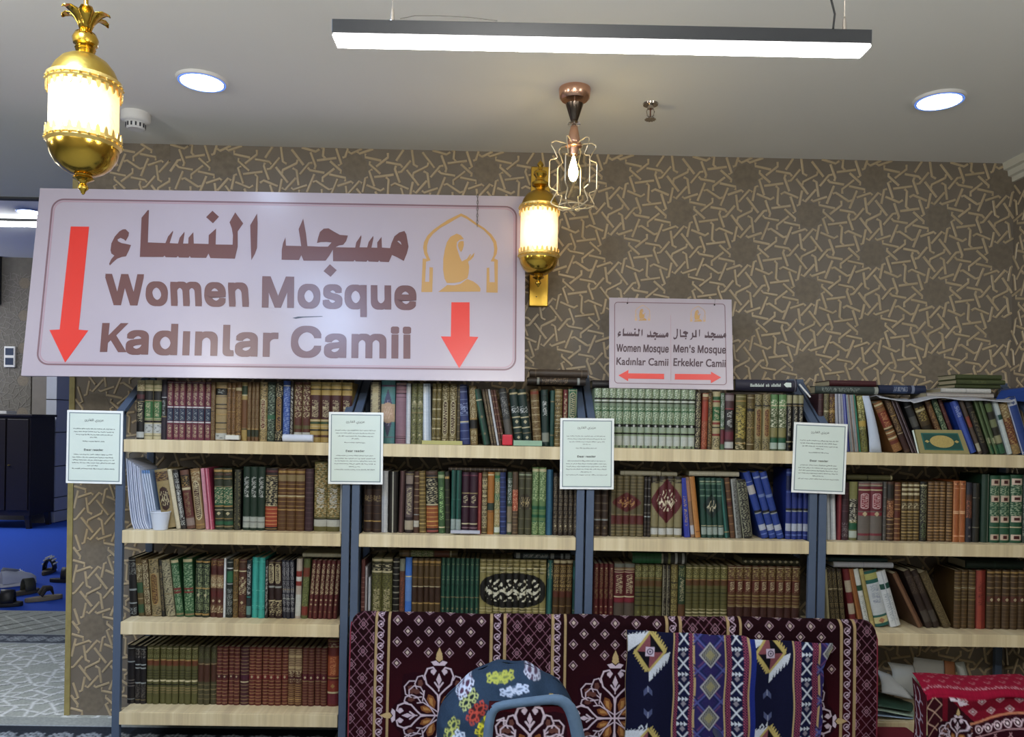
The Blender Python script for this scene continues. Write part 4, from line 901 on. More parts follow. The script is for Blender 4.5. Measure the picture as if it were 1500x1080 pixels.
R(1,1,624.5,642,1,690,-1,'1d1612 l:.03:B:.05 b:.1:.52:K f:.1:.52:C l:.1:G b:.56:.92:8f4a1c r:5:.6:.88:d0a04c l:.54:C l:.97:8a3c30:.03','black volume with orange banded foot')
R(1,1,642.3,652,1,691,-1,'3c5c34 l:.08:94a070:.05 s:.25:.78:a8d080 l:.9:C','green volume with light green title')
R(1,1,652.3,659.3,1,691,-1,'28281c l:.1:G:.03 r:6:.3:.9:6a6a40','dark olive narrow volume')
R(1,1,659.6,674.8,2,689,0,'144238 v:.3:1f5c4c:.15 b:.77:.93:9aa8a0 l:.46:2a6a58 l:.97:8a8460','plain deep green volume with label')
R(1,1,675,699,2,692,0,'341424 l:.05:6a3040 s:.38:.5:C l:.34:t l:.56:C l:.84:C:.015 l:.9:8a6a70','dark plum volume')
R(1,1,699.2,704.8,1,693,0,'7a2420 v:.5:b05040:.1','thin red volume')
R(1,1,705,713,1,692,0,'5c4c2c r:12:.05:.97:b4a46c f:.1:.9:C','beige ribbed volume')
R(1,1,713.2,723,1,692,0,'a8681e b:.5:.62:2c3c30 b:.66:.96:9a6420 l:.5:K l:.64:K l:.04:C','ochre volume with black band')
R(1,1,723.3,732,1,692,0,'7c7c4c b:.05:.15:2a6a40 b:.35:.45:2a6a40 b:.6:.85:a08c58 f:.1:.9:C b:.88:.97:c8d0c0','patched green and cream volume')
R(1,1,732.3,742,1,692,-1,'1f2c5a r:12:.08:.95:4a5c98','navy ribbed volume')
R(1,1,742.3,749.5,1,692,0,'384c34 f:.1:.5:L b:.55:.8:8a7c60 b:.82:.96:a89c84','green volume with cream label')
R(1,1,750,758.5,1,692,1,'54402c b:.28:.62:a04424 f:.28:.62:e0a880 r:6:.66:.96:8a7450','brown volume with orange panel')
R(1,1,758.8,778,2,692,0,'45432c l:.04:94a080 r:6:.1:.9:7c7a54 E:.35:.6:383020:b4a070:.42:round','grey-olive volume with round emblem',set_=True)
R(1,1,778.3,799,2,685,0,'5f7c48 l:.04:C:.04 f:.05:.5:b4c48c r:4:.58:.8:1c5c3c b:.58:.62:1c5c3c b:.7:.74:1c5c3c f:.8:.98:a8b880','tall light green ornate volume')
R(1,1,799.3,809,1,688,0,'1c4a62 v:.5:25607c:.2','plain petrol blue volume')
R(1,1,809.5,847,5,694,0,'2c2018 f:.05:.95:8a7c60 r:5:.1:.9:6a5c44 d:.85:C','narrow dark brown ornate volume')
R(1,2,528,533.5,1,820,0,'6c3c38 r:9:.3:.95:b08c80','thin rose-brown volume')
R(1,2,533.8,537,1,830,0,'b8b4ba','thin grey booklet')
R(1,2,538.5,542,1,846,0,'c4c6ca','thin low white booklet')
R(1,2,543,573.5,2,818,0,'4c4a24 l:.03:C:.03 b:.07:.2:2c2a1a f:.08:.2:C f:.25:.9:7c7a3c s:.5:.85:C l:.22:C:.02','olive and black gilt volume')
R(1,2,574,583.8,1,818,0,'16130f r:10:.06:.95:94907c','black volume with white rules')
R(1,2,584,592,1,819,0,'5a3424 b:.0:.2:7a7c68 f:.3:.95:8c4c34','brown-red volume with grey head')
R(1,2,592.2,602,1,817,0,'3470c8 b:.3:.7:5c88c8 l:.3:C','bright blue volume')
R(1,2,602.3,644.5,5,819,0,'4f3a1c l:.05:G:.03 r:5:.1:.9:94783c b:.45:.7:3a2416 l:.45:C l:.72:G','brown gilt volume')
R(1,2,644.8,701.2,8,818,0,'12382c d:.1:C d:.3:9aa078 d:.34:C v:.5:2c5c40:.1 l:.42:N d:.8:t l:.62:t','deep green volume with cream dots')
R(1,2,701.5,799,10,820,0,'8a8048 f:.0:.24:3a3418 f:.76:1:3a3418 r:4:.02:.2:C r:5:.78:.98:C E:.22:.78:14120e:d8d4b8:.5:round','gold volume of the set sharing a black cartouche',set_=True)
R(1,2,799.5,808,1,821,3,'1c4c48 f:.05:.3:C v:.5:2a6a60:.15','narrow teal volume')
R(1,2,808.5,837,3,820,3,'4a3218 l:.04:C:.04 f:.1:.6:b49a58 r:6:.1:.9:G b:.5:.6:5c2c1c','gilt brown volume, slightly leaning')
R(1,2,838,846,1,822,2,'14443c b:.1:.3:1f5c54 l:.8:t','dark teal volume')
# --- third bookcase
R(2,0,870,1018.2,14,570,0,'9cb08c f:.0:.16:e4ecd8 f:.0:.16:3c5c34 b:.16:.19:K l:.21:W:.01 b:.23:.25:K b:.25:.33:84987c f:.33:.55:e0ecd4 b:.36:.38:2c6a40 f:.3:.6:1c5c34 b:.6:.65:K d:.625:W b:.65:.72:98a890 b:.74:.77:K b:.8:.96:c0c8c0 d:.98:K','white and green ornate volume')
R(2,0,1018.4,1026.4,1,575,0,'2a221c f:.02:.98:C l:.3:t','narrow dark ornate volume')
R(2,0,1027,1036.2,1,576,3,'8a3c20 l:.04:C:.05 l:.1:G b:.15:.5:a03820 f:.5:.95:c87850','orange-red volume with gilt head')
R(2,0,1036.5,1043,1,576,2,'4a3a20 f:.05:.95:G','thin dark gold volume')
R(2,0,1043.3,1055,1,574,0,'b0a478 b:.08:.14:2c5c34 l:.17:8a2c24:.02 b:.26:.5:2c6a3c s:.28:.48:C l:.55:8a2c24:.03 l:.62:K l:.75:8a2c24:.04 f:.8:.97:K','green, red and cream banded volume')
R(2,0,1055.3,1061.3,1,576,1,'4a6a4c f:.03:.6:W b:.65:.9:6a2430 l:.62:C','thin green volume with maroon foot')
R(2,0,1061.6,1075,1,576,0,'4a2c30 b:.04:.14:8a7c7c b:.3:.65:1f181a s:.32:.6:W l:.28:8a2c30:.02 b:.68:.82:6a2436 b:.86:.97:c0c4c0','dark volume with maroon bands and label')
R(2,0,1077.5,1093,1,578,0,'4c4620 b:.0:.2:6a6430 l:.04:C l:.12:G f:.2:.8:b8a040 s:.22:.78:d0c060 l:.88:G f:.85:.98:C','olive volume with golden script')
R(2,0,1094,1105.2,1,578,0,'5c4c24 l:.06:C f:.15:.85:94844c b:.25:.3:K l:.6:G l:.9:C','olive-brown gilt volume')
R(2,0,1105.6,1128.2,2,578,0,'94885c f:.02:.24:K l:.2:K:.02 o:.26:.76:G:5c2c1c f:.78:.97:K','gold volume with maroon cartouche')
R(2,0,1128.5,1152,2,578,0,'4c5c34 b:.0:.25:5c8a50 l:.2:C f:.1:.7:e0e0c0 b:.6:.76:8a8450 b:.78:.86:1c5c3c b:.86:.97:b0c4b8','olive volume with white script and label')
R(2,0,1152.3,1177,3,578,0,'1a1814 b:.02:.16:a4a078 l:.2:t s:.22:.75:d4ccb0 l:.84:C d:.92:t','black volume with cream script')
R(2,1,870,890.5,2,700,0,'38281e r:8:.05:.95:6a5c48 l:.2:S l:.72:S d:.86:t','dark brown banded volume')
R(2,1,892,942.5,5,697,0,'5c5234 r:6:.03:.3:8a7c54 E:.3:.58:5c1c1c:b08048:.42 b:.66:.8:5c2420 l:.64:t r:4:.82:.97:8a7c54 v:.02:2c2418:.03','grey-brown volume of the set with red emblem',set_=True)
R(2,1,943,952.5,2,699,0,'241c18 r:5:.05:.6:8a8478 l:.66:S:.02 r:4:.75:.95:6a5c48','thin black volume with silver rules')
R(2,1,953,999,4,698,0,'8a8058 b:.0:.12:2a221c f:.04:.14:8a8058 E:.1:.72:5c1820:e4d8b8:.5 b:.85:.96:c4c6c0 l:.84:K','beige volume of the set with maroon medallion',set_=True)
R(2,1,1003,1012,1,700,-6,'2434a0 s:.3:.8:c0a050 v:.8:4858c0:.1','leaning royal blue volume')
R(2,1,1012.5,1018.5,1,699,-8,'8a6a50 b:.05:.4:a87858 b:.8:.95:b8b8c0','leaning thin brown paperback')
R(2,1,1019,1027,1,698,-9,'b87830 l:.9:8a5020:.02 v:.1:d8a060:.1','leaning orange-ochre volume')
R(2,1,1028,1061,4,700,-3,'1e4438 l:.06:94a080 r:3:.1:.3:6a8c70 E:.3:.65:20302c:c8c0a0:.4 b:.82:.95:94a49c l:.8:C','green volume of the set with oval emblem',set_=True)
R(2,1,1062,1070,1,701,-9,'16403c v:.3:2a6c60:.12 l:.9:t','leaning dark green volume')
R(2,1,1070.5,1078,1,700,-9,'5c3c24 r:7:.08:.9:a07c4c b:.4:.46:M','leaning brown gilt volume')
R(2,1,1078.5,1088,1,701,-8,'787a74 f:.05:.95:2a2a28 v:.1:a8aaa4:.08','leaning silver-grey ornate volume')
R(2,1,1089,1104,1,702,-10,'22221e f:.03:.97:a0a084 v:.05:a0a084:.04 v:.95:a0a084:.04','leaning black volume with silver filigree')
R(2,1,1117,1128,1,690,-29,'1c3c90 l:.15:8a98b8 b:.2:.34:b8b4b0 l:.6:K:.03 l:.62:S b:.8:.88:b0b8c8 l:.94:5c74b8','leaning blue volume with cream tape patch')
R(2,1,1128.3,1150,2,690,-27,'1c3c90 l:.08:8a98b8:.02 b:.34:.38:6c80b0 l:.6:K:.03 l:.62:S b:.8:.88:b0b8c8 l:.94:5c74b8','leaning blue volume with white label')
R(2,1,1151,1185,4,687,0,'1a2f80 l:.06:5c74b8:.02 b:.1:.3:14204c l:.33:5c74b8 l:.58:K:.03 l:.6:S b:.78:.88:b0b8c8 l:.94:5c74b8','upright blue volume with white label')
R(2,2,869,898,4,826,0,'54181c v:.5:6c2828:.12 d:.08:C s:.1:.6:t d:.72:C d:.82:t','burgundy volume with cream dots')
R(2,2,898.5,929,2,826,0,'5c1c20 b:.0:.06:6a7068 l:.08:t r:2:.1:.14:C s:.18:.5:C b:.54:.56:C b:.57:.64:7a1c2c b:.66:1:54483c','red volume with grey-brown foot')
R(2,2,929.3,969,4,828,0,'5a562c f:.02:.2:a8a468 l:.22:G b:.26:.36:5c3c1c r:4:.4:.6:K b:.68:.7:K d:.8:7c7c44','olive gilt volume')
R(2,2,969.5,981.5,2,829,0,'241e18 s:.05:.9:8a8468 v:.1:a8a080:.06','thin black volume')
R(2,2,982,992.5,1,828,0,'64582c f:.02:.98:a89c5c r:6:.3:.9:K','gold-olive volume')
R(2,2,993,1003.4,1,829,0,'243c24 f:.02:.2:94945c s:.22:.6:C b:.66:.95:5c3c20','green volume with script')
R(2,2,1003.7,1065.3,6,829,0,'5c582c l:.04:C f:.04:.2:a49c58 b:.24:.34:5c3a1c l:.24:G r:5:.4:.65:2a2a16 r:3:.74:.85:C','olive-gold volume with rules')
R(2,2,1065.6,1172,9,830,0,'5c3820 l:.03:C f:.04:.2:a8985c b:.24:.44:5c2618 s:.26:.44:C l:.24:G r:4:.5:.66:94844c b:.68:1:40201a l:.68:t','gilt volume with red-brown panel')
# --- rightmost bookcase
R(3,0,1198,1206,1,577,0,'3c1c20 r:5:.1:.9:6c3c3c','dark maroon volume behind the sloping rail')
R(3,0,1206.3,1214,1,577,0,'7c7450 f:.02:.98:1c1a14 l:.3:C l:.5:K','gold and black ornate volume')
R(3,0,1214.3,1223.5,1,577,0,'4c2c20 f:.05:.95:b8983c l:.3:G:.03','narrow brown gilt volume')
R(3,0,1226,1240,3,577,-3,'b4b8c4 v:.5:8a90a8:.1 v:.9:6c7498:.08','pale grey magazine')
R(3,0,1240.3,1246,1,577,-6,'2f3c98 v:.3:8088c0:.1','thin blue magazine')
R(3,0,1246.3,1258.5,2,578,-8,'a8a49c v:.3:7c90a0:.1 v:.8:b88c90:.06','grey-pink magazine')
R(3,0,1259,1262,1,578,-9,'2c8068','thin green magazine')
R(3,0,1262.5,1273.5,1,579,-7,'7c7c3c f:.02:.6:e0d890 f:.3:.98:2c2c14 b:.45:.55:b89c40','green and gold ornate volume')
R(3,0,1311,1326,1,586,-33,'8c5c30 l:.05:C:.03 l:.12:K b:.2:.5:7c2c1c s:.22:.5:d09860 l:.52:C b:.54:.58:3c3418 l:.62:C:.02 l:.68:K l:.73:C:.02 b:.78:.84:6c2c1c f:.86:.98:G','leaning broad brown volume with red panel')
R(3,0,1326.5,1336,1,584,-31,'4a3220 f:.05:.6:a88c58 l:.3:G l:.64:C b:.66:.95:3c201c','leaning narrow brown volume')
R(3,0,1336.5,1345.5,2,585,-31,'38262a v:.1:8a7c80:.06','leaning dark maroon paperback')
R(3,0,1352,1364,1,586,-30,'2a2c30 l:.1:8a8c90 b:.3:.5:5c5c58','leaning charcoal volume behind the framed green book',Yo=.03)
R(3,0,1366,1382,1,583,-31,'4c3c20 b:.05:.14:K f:.14:.4:b09c50 l:.2:C:.03 b:.5:.6:2c2414','leaning olive-gold banded volume',Yo=.03)
R(3,0,1384,1393,1,584,-30,'5c3c24 l:.05:G f:.1:.6:a8844c','leaning brown gilt volume behind the green book',Yo=.03)
R(3,0,1394,1403,1,584,-30,'2c4c34 f:.05:.9:b0bc90','leaning green ornate volume',Yo=.03)
R(3,0,1404,1410,1,584,-30,'5c302c r:6:.1:.9:8a5c50','leaning thin red-brown volume',Yo=.03)
R(3,0,1421,1434,1,585,-30,'20409c v:.4:3c5cb8:.15 s:.1:.3:c0c8e0','leaning bright blue volume')
R(3,0,1434.5,1441,1,586,-29,'54463c b:.3:.5:8a4030 b:.8:.95:b0ac94','leaning grey-brown volume')
R(3,0,1441.5,1452,1,586,-28,'1a1612 s:.2:.8:7c7454 l:.1:5c5040','leaning black volume')
R(3,0,1452.5,1465,2,586,-26,'3f5230 b:.7:.8:a0a480 b:.84:1:2c6040 v:.2:5c7044:.1','leaning moss green volume')
R(3,0,1465.5,1476,1,586,-24,'2a2a20 b:.05:.2:5c7040 b:.35:.5:7c845c b:.65:.8:94946c b:.82:1:2c6040','leaning green and black patched volume')
R(3,0,1477,1485.5,1,586,-23,'c8d4d4 b:.26:.36:1c4c44 v:.1:a0b0b4:.06','leaning white book with green band')
R(3,0,1486,1499,1,588,-22,'8c7448 f:.03:.3:C b:.3:.8:6c3420 f:.3:.98:b49458','leaning brown gilt ornate volume')
R(3,0,1499.5,1515,1,580,-26,'24448c v:.06:d0d8e8:.05 v:.94:d0d8e8:.05 b:.04:.14:d0d8e8 d:.09:24448c l:.96:d0d8e8','leaning blue book with white frame, rightmost')
R(3,1,1210,1218,1,706,-2,'c0c6cc v:.3:8a949c:.1','thin white book at the post')
R(3,1,1218.3,1226,1,706,-2,'b8c0c8 v:.6:dce0e4:.2','thin pale book')
R(3,1,1226.3,1233,1,706,0,'6c1c28 v:.5:8c3038:.2','thin crimson volume')
R(3,1,1233.3,1244,1,707,0,'3c2028 f:.7:.95:8a8080 r:5:.1:.5:5c3840','dark maroon volume with silver foot')
R(3,1,1244.3,1256.5,1,706,0,'6c6c3c b:.0:.3:8c8c54 b:.3:.68:1c1a16 f:.3:.68:e4e0c8 b:.7:.82:1c5c3c f:.66:.7:C b:.84:.96:b4c0b4','olive and black volume with green foot')
R(3,1,1257,1293,2,706,0,'6c645c l:.04:8a2c38 b:.08:.5:6c1c2c l:.06:C l:.14:C o:.2:.46:e0c0c0:8c2c38 b:.52:.58:8c2034 d:.55:C b:.88:.92:7c2434','broad grey volume with crimson panel')
R(3,1,1293.5,1298.5,1,706,0,'54504a r:6:.1:.9:7c7870','thin grey volume')
R(3,1,1299,1310,1,706,0,'4a3020 b:.04:.28:26221a b:.32:.6:6c3820 f:.32:.6:e0a870 r:5:.64:.95:b09060','brown ornate volume with orange panel')
R(3,1,1310.3,1320,1,707,0,'64381c r:12:.05:.95:c09858 b:.5:.6:5c2418','red-brown ribbed volume')
R(3,1,1320.3,1347.8,3,707,0,'54401c l:.05:C:.03 l:.12:C:.03 l:.2:C:.03 l:.3:G:.02 f:.35:.45:C r:10:.5:.95:b89c5c','gilt ribbed volume with pale head bands')
R(3,1,1348,1358.5,1,706,0,'201e18 f:.03:.7:94946c l:.06:C f:.7:.97:6c7c50','black gilt ornate volume')
R(3,1,1359,1395,4,706,0,'5c4020 r:20:.04:.96:b48c54','brown finely ribbed volume')
R(3,1,1396,1415,2,705,0,'a85c28 l:.05:e0a070 l:.12:e0a070 v:.06:d08c50:.04 v:.94:d08c50:.04 l:.5:e0b080 l:.53:e0b080 d:.05:5c2c14 l:.9:e0a070','orange leather volume')
R(3,1,1415.3,1424.5,1,707,0,'242430 b:.2:.6:4c2c20 f:.3:.6:a86040 d:.75:8a8078 d:.9:8a8078','dark navy volume with rust panel')
R(3,1,1425,1436,1,708,0,'15140f l:.25:8a8468 v:.5:2c2a20:.2 l:.75:8a8468','black plain volume')
R(3,1,1438,1449,1,695,0,'1c3c2c v:.85:8a9488:.1','dark green volume with silver edge')
R(3,1,1450,1480,2,697,0,'23583c q:.1:d0b8a0:4c1c1c q:.35:d0b8a0:4c1c1c q:.65:d0b8a0:4c1c1c q:.92:d0b8a0:4c1c1c f:.15:.3:a8b894 f:.4:.6:a8b894 l:.77:C','green volume with cream squares')
R(3,1,1480.5,1498.5,1,696,0,'23583c q:.1:e0c8b4:4c1c1c q:.35:e0c8b4:4c1c1c q:.65:e0c8b4:4c1c1c q:.92:e0c8b4:4c1c1c f:.15:.3:b8c8a4 f:.4:.6:b8c8a4 l:.77:C','broad green volume with cream squares')
R(3,1,1499,1513,1,696,0,'2a3c30 f:.1:.9:8a9480','green-grey volume cut by the picture edge')
R(3,2,1212.5,1217,1,834,-5,'a8a078','thin cream booklet beside the post')
R(3,2,1218,1240,3,833,-7,'2c241a f:.05:.95:8c7c50 l:.35:C l:.6:t','leaning dark brown ornate volume')
R(3,2,1247,1257,1,833,-12,'6c1c20 b:.2:.4:b0a48c b:.6:.78:b0a48c','leaning red and white book')
R(3,2,1259,1267,1,833,-16,'8c5424 v:.2:b0783c:.1','leaning ochre-brown book')
R(3,2,1268,1276,1,833,-18,'d0d4cc b:.28:.38:1c4c34 s:.45:.95:8a9488','leaning white book with green band, narrower')
R(3,2,1276.5,1283,1,833,-18,'b8a868 b:.1:.9:a89858','leaning cream-yellow book')
R(3,2,1284,1305,1,834,-20,'1c6058 b:.05:.16:b0b060 b:.22:.8:c8d0d4 s:.25:.6:8a94a8 b:.84:.95:c8c088 d:.9:a85c3c','leaning wide teal book with white label')
R(3,2,1306,1322,1,835,-24,'d4dadc b:.22:.32:1c5044 v:.5:b4bcc4:.06 s:.4:.9:94a0a8','leaning white book with green band, broader')
R(3,2,1346,1355,1,838,-40,'5c3c28 v:.3:7c583c:.2','leaning plain brown volume')
R(3,2,1358,1381,2,834,-36,'30221c l:.1:5c4c40 f:.1:.4:5c4c3c b:.7:.9:4c443c','leaning dark brown thick volume')
R(3,2,1384,1397,1,836,-38,'54462a f:.05:.95:7c6c44 v:.9:8a7c58:.08','leaning olive-brown volume')
R(3,2,1397.5,1429.7,3,836,0,'4f3a1c l:.04:G r:8:.1:.5:8c7440 l:.3:C r:6:.6:.95:7c5c34','gilt brown ribbed volume')
R(3,2,1430.5,1445,1,836,1,'7c2418 v:.3:9c3c28:.2 s:.2:.6:5c1810','thick plain red volume')
R(3,2,1445.5,1515,6,836,0,'4c361c l:.04:G:.02 r:6:.1:.6:94784c b:.44:.54:5c2c1c r:6:.64:.95:6c5430 d:.5:C','brown gilt volume at right')
# volumes lying on top of others
T1 = 'lying on the row, third shelf of leftmost bookcase'
flat(443, 500, 810.5, 816.8, .1, 'b8b090 r:3:.1:.9:a09878', 'pale cream book lying flat', 'over burgundy volumes, third shelf, leftmost bookcase')
flat(776, 861, 541.5, 553, .1, '4a3c30 l:.1:6c5c48 l:.9:6c5c48', 'brown leather book lying flat', 'topmost above the second bookcase', pages=False)
flat(773, 858, 553.2, 563.8, .08, '2c201a f:.3:.75:8a7458 b:.1:.14:S b:.8:.84:S', 'black ornate book lying flat', 'under the brown one above the second bookcase')
flat(657, 742, 685.2, 691.5, .08, '342820 r:12:.05:.95:7c6c54', 'thin dark book lying flat', 'second shelf, second bookcase')
flat(585, 670, 807, 816.5, .1, '5c4c28 b:.1:.12:C b:.14:.4:6c3c24 b:.42:.8:6c7c44 f:.42:.8:C b:.84:.95:8a6c48', 'gilt green and brown book lying flat', 'third shelf, second bookcase')
flat(753, 837, 811, 819.2, .1, '20282c b:.02:.1:S b:.14:.18:S b:.3:.36:S b:.4:.85:4c5c5c s:.42:.84:W b:.9:.97:S', 'dark book with silver title lying flat', 'third shelf, second bookcase')
fb = flat(1078, 1168, 556.5, 573, .07, '252338 l:.03:8a8c98 d:.16:8a8c98 b:.78:.8:25233a', 'navy book with upside-down white title lying flat', 'top of third bookcase')
flat(868, 893, 557, 568.5, .1, '1f1c20', 'black book lying flat', 'between the post and the small direction sign', d=.12)
flat(909, 968, 690.5, 697, .09, 'b8b49c r:2:.1:.9:8a866c', 'cream-edged book lying flat', 'over the maroon medallion set, second shelf', pages=False)
flat(969, 992, 692, 698, .09, 'a8a48c', 'short cream booklet lying flat', 'beside the cream-edged book, second shelf', d=.11)
flat(1010, 1083, 691.2, 698, .08, 'c4c0a8 l:.5:a09c84', 'long cream book lying flat', 'over the green emblem set, second shelf')
flat(927, 972, 811, 826, .1, '2c6a40 r:8:.05:.95:1c4c2c b:.0:.06:b0b098', 'green book lying flat', 'over olive volumes, third shelf, third bookcase')
flat(972.5, 1006, 811, 827, .11, '3c3c34 b:.1:.2:W b:.4:.5:W b:.7:.8:94985c', 'black and white book lying flat', 'third shelf, third bookcase')
flat(1088, 1172, 818, 828.5, .1, '3c3a28 '+' '.join('d:%.2f:C'%(.05+.1*i) for i in range(10)), 'knobbly gilt dark book lying flat', 'third shelf, third bookcase')
flat(1216, 1284, 557.5, 566, .1, '4a1a20', 'dark red book with cream end lying flat', 'topmost, left top of rightmost bookcase', d=.17)
flat(1195, 1287, 566.3, 577, .08, '3c4844 b:0:.06:a8acA0 s:.3:.9:94a098'.replace('A0', 'a0'), 'grey-green book lying flat', 'left top of rightmost bookcase', d=.07)
flat(1288, 1357, 564.5, 576.5, .12, '1c2a4c b:.24:.3:8a94ac b:.4:.7:31456c s:.4:.7:b0b8c8', 'navy book with silver label lying flat', 'top of rightmost bookcase')
flat(1401, 1468, 549, 556.3, .1, '4a5430', 'upper moss green book lying flat', 'topmost of the green stack')
flat(1402, 1473, 556.6, 563.2, .09, '4a5430 s:.4:.7:6c7448', 'middle moss green book lying flat', 'in the green stack')
flat(1400, 1466, 563.5, 569, .1, '48522f', 'lower moss green book lying flat', 'in the green stack')
flat(1379, 1452, 569.3, 576, .08, 'd4d4d0 l:.5:b4b4b0', 'white book lying flat', 'under the green stack')
flat(1358, 1456, 576.3, 583, .07, 'a8a098 v:.5:c8c4bc:.15', 'grey paperback lying flat', 'lowest under the green stack')
flat(1241, 1308, 696.5, 703.5, .09, '5c5a38 l:.03:C:.02 l:.55:K', 'olive book lying flat', 'second shelf, rightmost bookcase')
flat(1214, 1300, 818, 824, .1, '2c5054', 'teal magazine lying flat', 'third shelf, rightmost bookcase')
flat(1222, 1309, 824.3, 832, .08, 'b4b8c0 l:.5:8a90a0', 'white magazine lying flat', 'third shelf, rightmost bookcase')
flat(1416, 1500, 822, 834, .1, '1c3026 l:.5:2c4838', 'dark green book lying flat', 'third shelf at the right picture edge')
print('books', NBOOK)

# white lettering and tag on the navy book
o_ = at(1078, 573, .0655)
class Strip:
    pass
nb = Board.__new__(Board); nb.o = Vector(at(1078, 573.3, .0668)); nb.U = Vector((1, 0, 0)); nb.V = Vector((0, 0, 1)); nb.N = Vector((0, -1, 0)); nb.e = fb
def on_book(o): o.matrix_parent_inverse = fb.matrix_world.inverted() ; o.location = nb.o+Vector((0, -.0006, 0)); o.rotation_euler = (math.pi/2, 0, 0); return o
bpy.context.view_layer.update()
t = nb.text('ɓuıploH ɟo ʎʇılᴉqnS', M_PAPER, (1100, 566.5), (1143, 567.2), (1100, 561.5), 'title', off=.0) if False else nb.flat([[(1148, 563.5), (1151.5, 560.6), (1159, 561), (1159, 567.5), (1151.5, 567.3)]], M_PAPER, 'shelf_tag')
on_book(t)
wl = MB(); r = random.Random(3)
for (a, b_) in ((1099, 1119), (1122, 1127), (1130, 1143)):
    x = a
    while x < b_:
        p = nb.uv(x, 566.8); lw = r.uniform(.9, 1.6); p2 = nb.uv(x+lw*.6, 566.8-r.choice([3, 3.2, 4.6]))
        wl.box((p[0], p[1], 0), (p2[0], p2[1], .0004)); x += lw
on_book(stuff(wl.build('title_lettering', M_PAPER, fb)))

# small things on the shelves
def paper_sheet(name, label, cat, quad, Y, m, bulge=.0, n=8, parent=None, th=.0006, Yt=None):
    """a bent sheet through four photo points (tl, tr, br, bl); Y at the foot, Yt at the head"""
    Yt = Y if Yt is None else Yt
    tl, tr = at(*quad[0], Yt), at(*quad[1], Yt); br, bl = at(*quad[2], Y), at(*quad[3], Y); P = np.empty((n, n, 3))
    for j in range(n):
        v = j/(n-1)
        for i in range(n):
            u = i/(n-1); p = (tl*(1-u)+tr*u)*(v)+(bl*(1-u)+br*u)*(1-v)
            P[j, i] = (p.x+bulge*.5*math.sin(v*math.pi), p.y-bulge*math.sin(u*math.pi)*math.sin(v*math.pi), p.z)
    mb = MB(); V = P.reshape(-1, 3).tolist(); f = [(j*n+i, j*n+i+1, (j+1)*n+i+1, (j+1)*n+i) for j in range(n-1) for i in range(n-1)]
    o = mb.add(V, f).build(name, m, parent, True, fix=False); md = o.modifiers.new('thickness', 'SOLIDIFY'); md.thickness = th; md.offset = -1
    if label: tag(o, label, cat)
    return o
M_SHEET = mat('office_paper', 'c3cadb', .7); M_SHEET2 = mat('grey_paper', 'a4a8aa', .75, noise=.08, scale=8); M_BLUEP = mat('pale_blue_cover', '9fb8d8', .5)
stackp = 'white stapled leaflet sagging in the stack at the left post, second shelf'
for i in range(7):
    n = 12; x0 = 184.5+i*3.0; P = []
    z0 = SH[1]+.0008; b0 = at(196+i*3.4, 778, .03).x; t0 = at(x0, 672+i*2.2, .03)
    mb = MB(); vs = []
    for j in range(n):
        v = j/(n-1); x = b0+(t0.x-b0)*(v**.55)+.0; z = z0+(t0.z-z0)*v
        vs += [(x, .03+.004*(i % 2), z), (x+.0035, .03+.004*(i % 2), z), (x+.0035, .2, z), (x, .2, z)]
    fs = [(j*4+a, j*4+(a+1) % 4, j*4+4+(a+1) % 4, j*4+4+a) for j in range(n-1) for a in range(4)]+[(0, 1, 2, 3), ((n-1)*4+3, (n-1)*4+2, (n-1)*4+1, (n-1)*4)]
    tag(mb.add(vs, fs).build('leaflet', M_SHEET, None, True), stackp, 'leaflet', 'white leaflets at the left post')
for i in range(4): run(0, 1, 219.5+i*3.4, 222.6+i*3.4, 1, 689, -14, 'a8c0e0 b:0:.05:5c8cc8 b:.05:1:c4d0e4', 'pale blue booklet, one of four leaning alike', d=.12)
for o in list(C.objects):
    if o.get('label', '').startswith('pale blue booklet'): o['group'] = 'pale blue leaning booklets'
# paper cup
cp = at(230, 777, -.0); ch_ = .072; s = 1/ppm(.0)
cup = empty('paper_cup', 'white paper cup standing in front of the leaflets, second shelf of leftmost bookcase', 'cup', (cp.x, .032, SH[1]+.0005))
rw = 11.5*s; rt_ = 13.5*s; hz = 27*s
MB().lathe([(0, .002), (rw*.8, .002), (rw*.82, 0), (rw*.86, .001), (rt_, hz-.004), (rt_-.001, hz-.004), (rw*.83, .003), (0, .003)], seg=32).build('wall', mat('cup_paper', 'c9d0dc', .5), cup, True)
MB().lathe([(rt_-.001, hz-.004), (rt_+.0015, hz-.005), (rt_+.002, hz-.002), (rt_, hz), (rt_-.002, hz-.002)], seg=32).build('rim', MATS['cup_paper'], cup, True)
# rolled paper and labels on the top shelf
a = at(415, 638, .02); b = at(458.5, 638, .02)
tag(MB().tube([(a.x, .02, SH[0]+.0165), (a.x*.5+b.x*.5, .02, SH[0]+.0165), (b.x, .024, SH[0]+.0165)], .0155, 20).build('paper_roll', mat('bluish_paper', 'c6cfe4', .7), None, True), 'short white paper roll lying before the books, top shelf of leftmost bookcase', 'paper')
def strip(px0, px1, py0, py1, Y, m, label, name='shelf_strip', cat='label strip', row=0):
    a = at(px0, py1, Y); b = at(px1, py0, Y); z = SH[row]
    return tag(MB().box((a.x, Y, max(z+.0004, a.z)), (b.x, Y+.02, max(b.z, z+.004))).build(name, m), label, cat)
strip(618, 677, 646.5, 651, .006, mat('faded_yellow_card', 'a9a56a', .8), 'faded yellow card strip on the front edge, top shelf of second bookcase')
strip(752, 794, 646, 653, .008, mat('pale_green_card', '8aa890', .8), 'pale green and pink leaflet lying before books, top shelf of second bookcase', 'leaflet', 'leaflet')
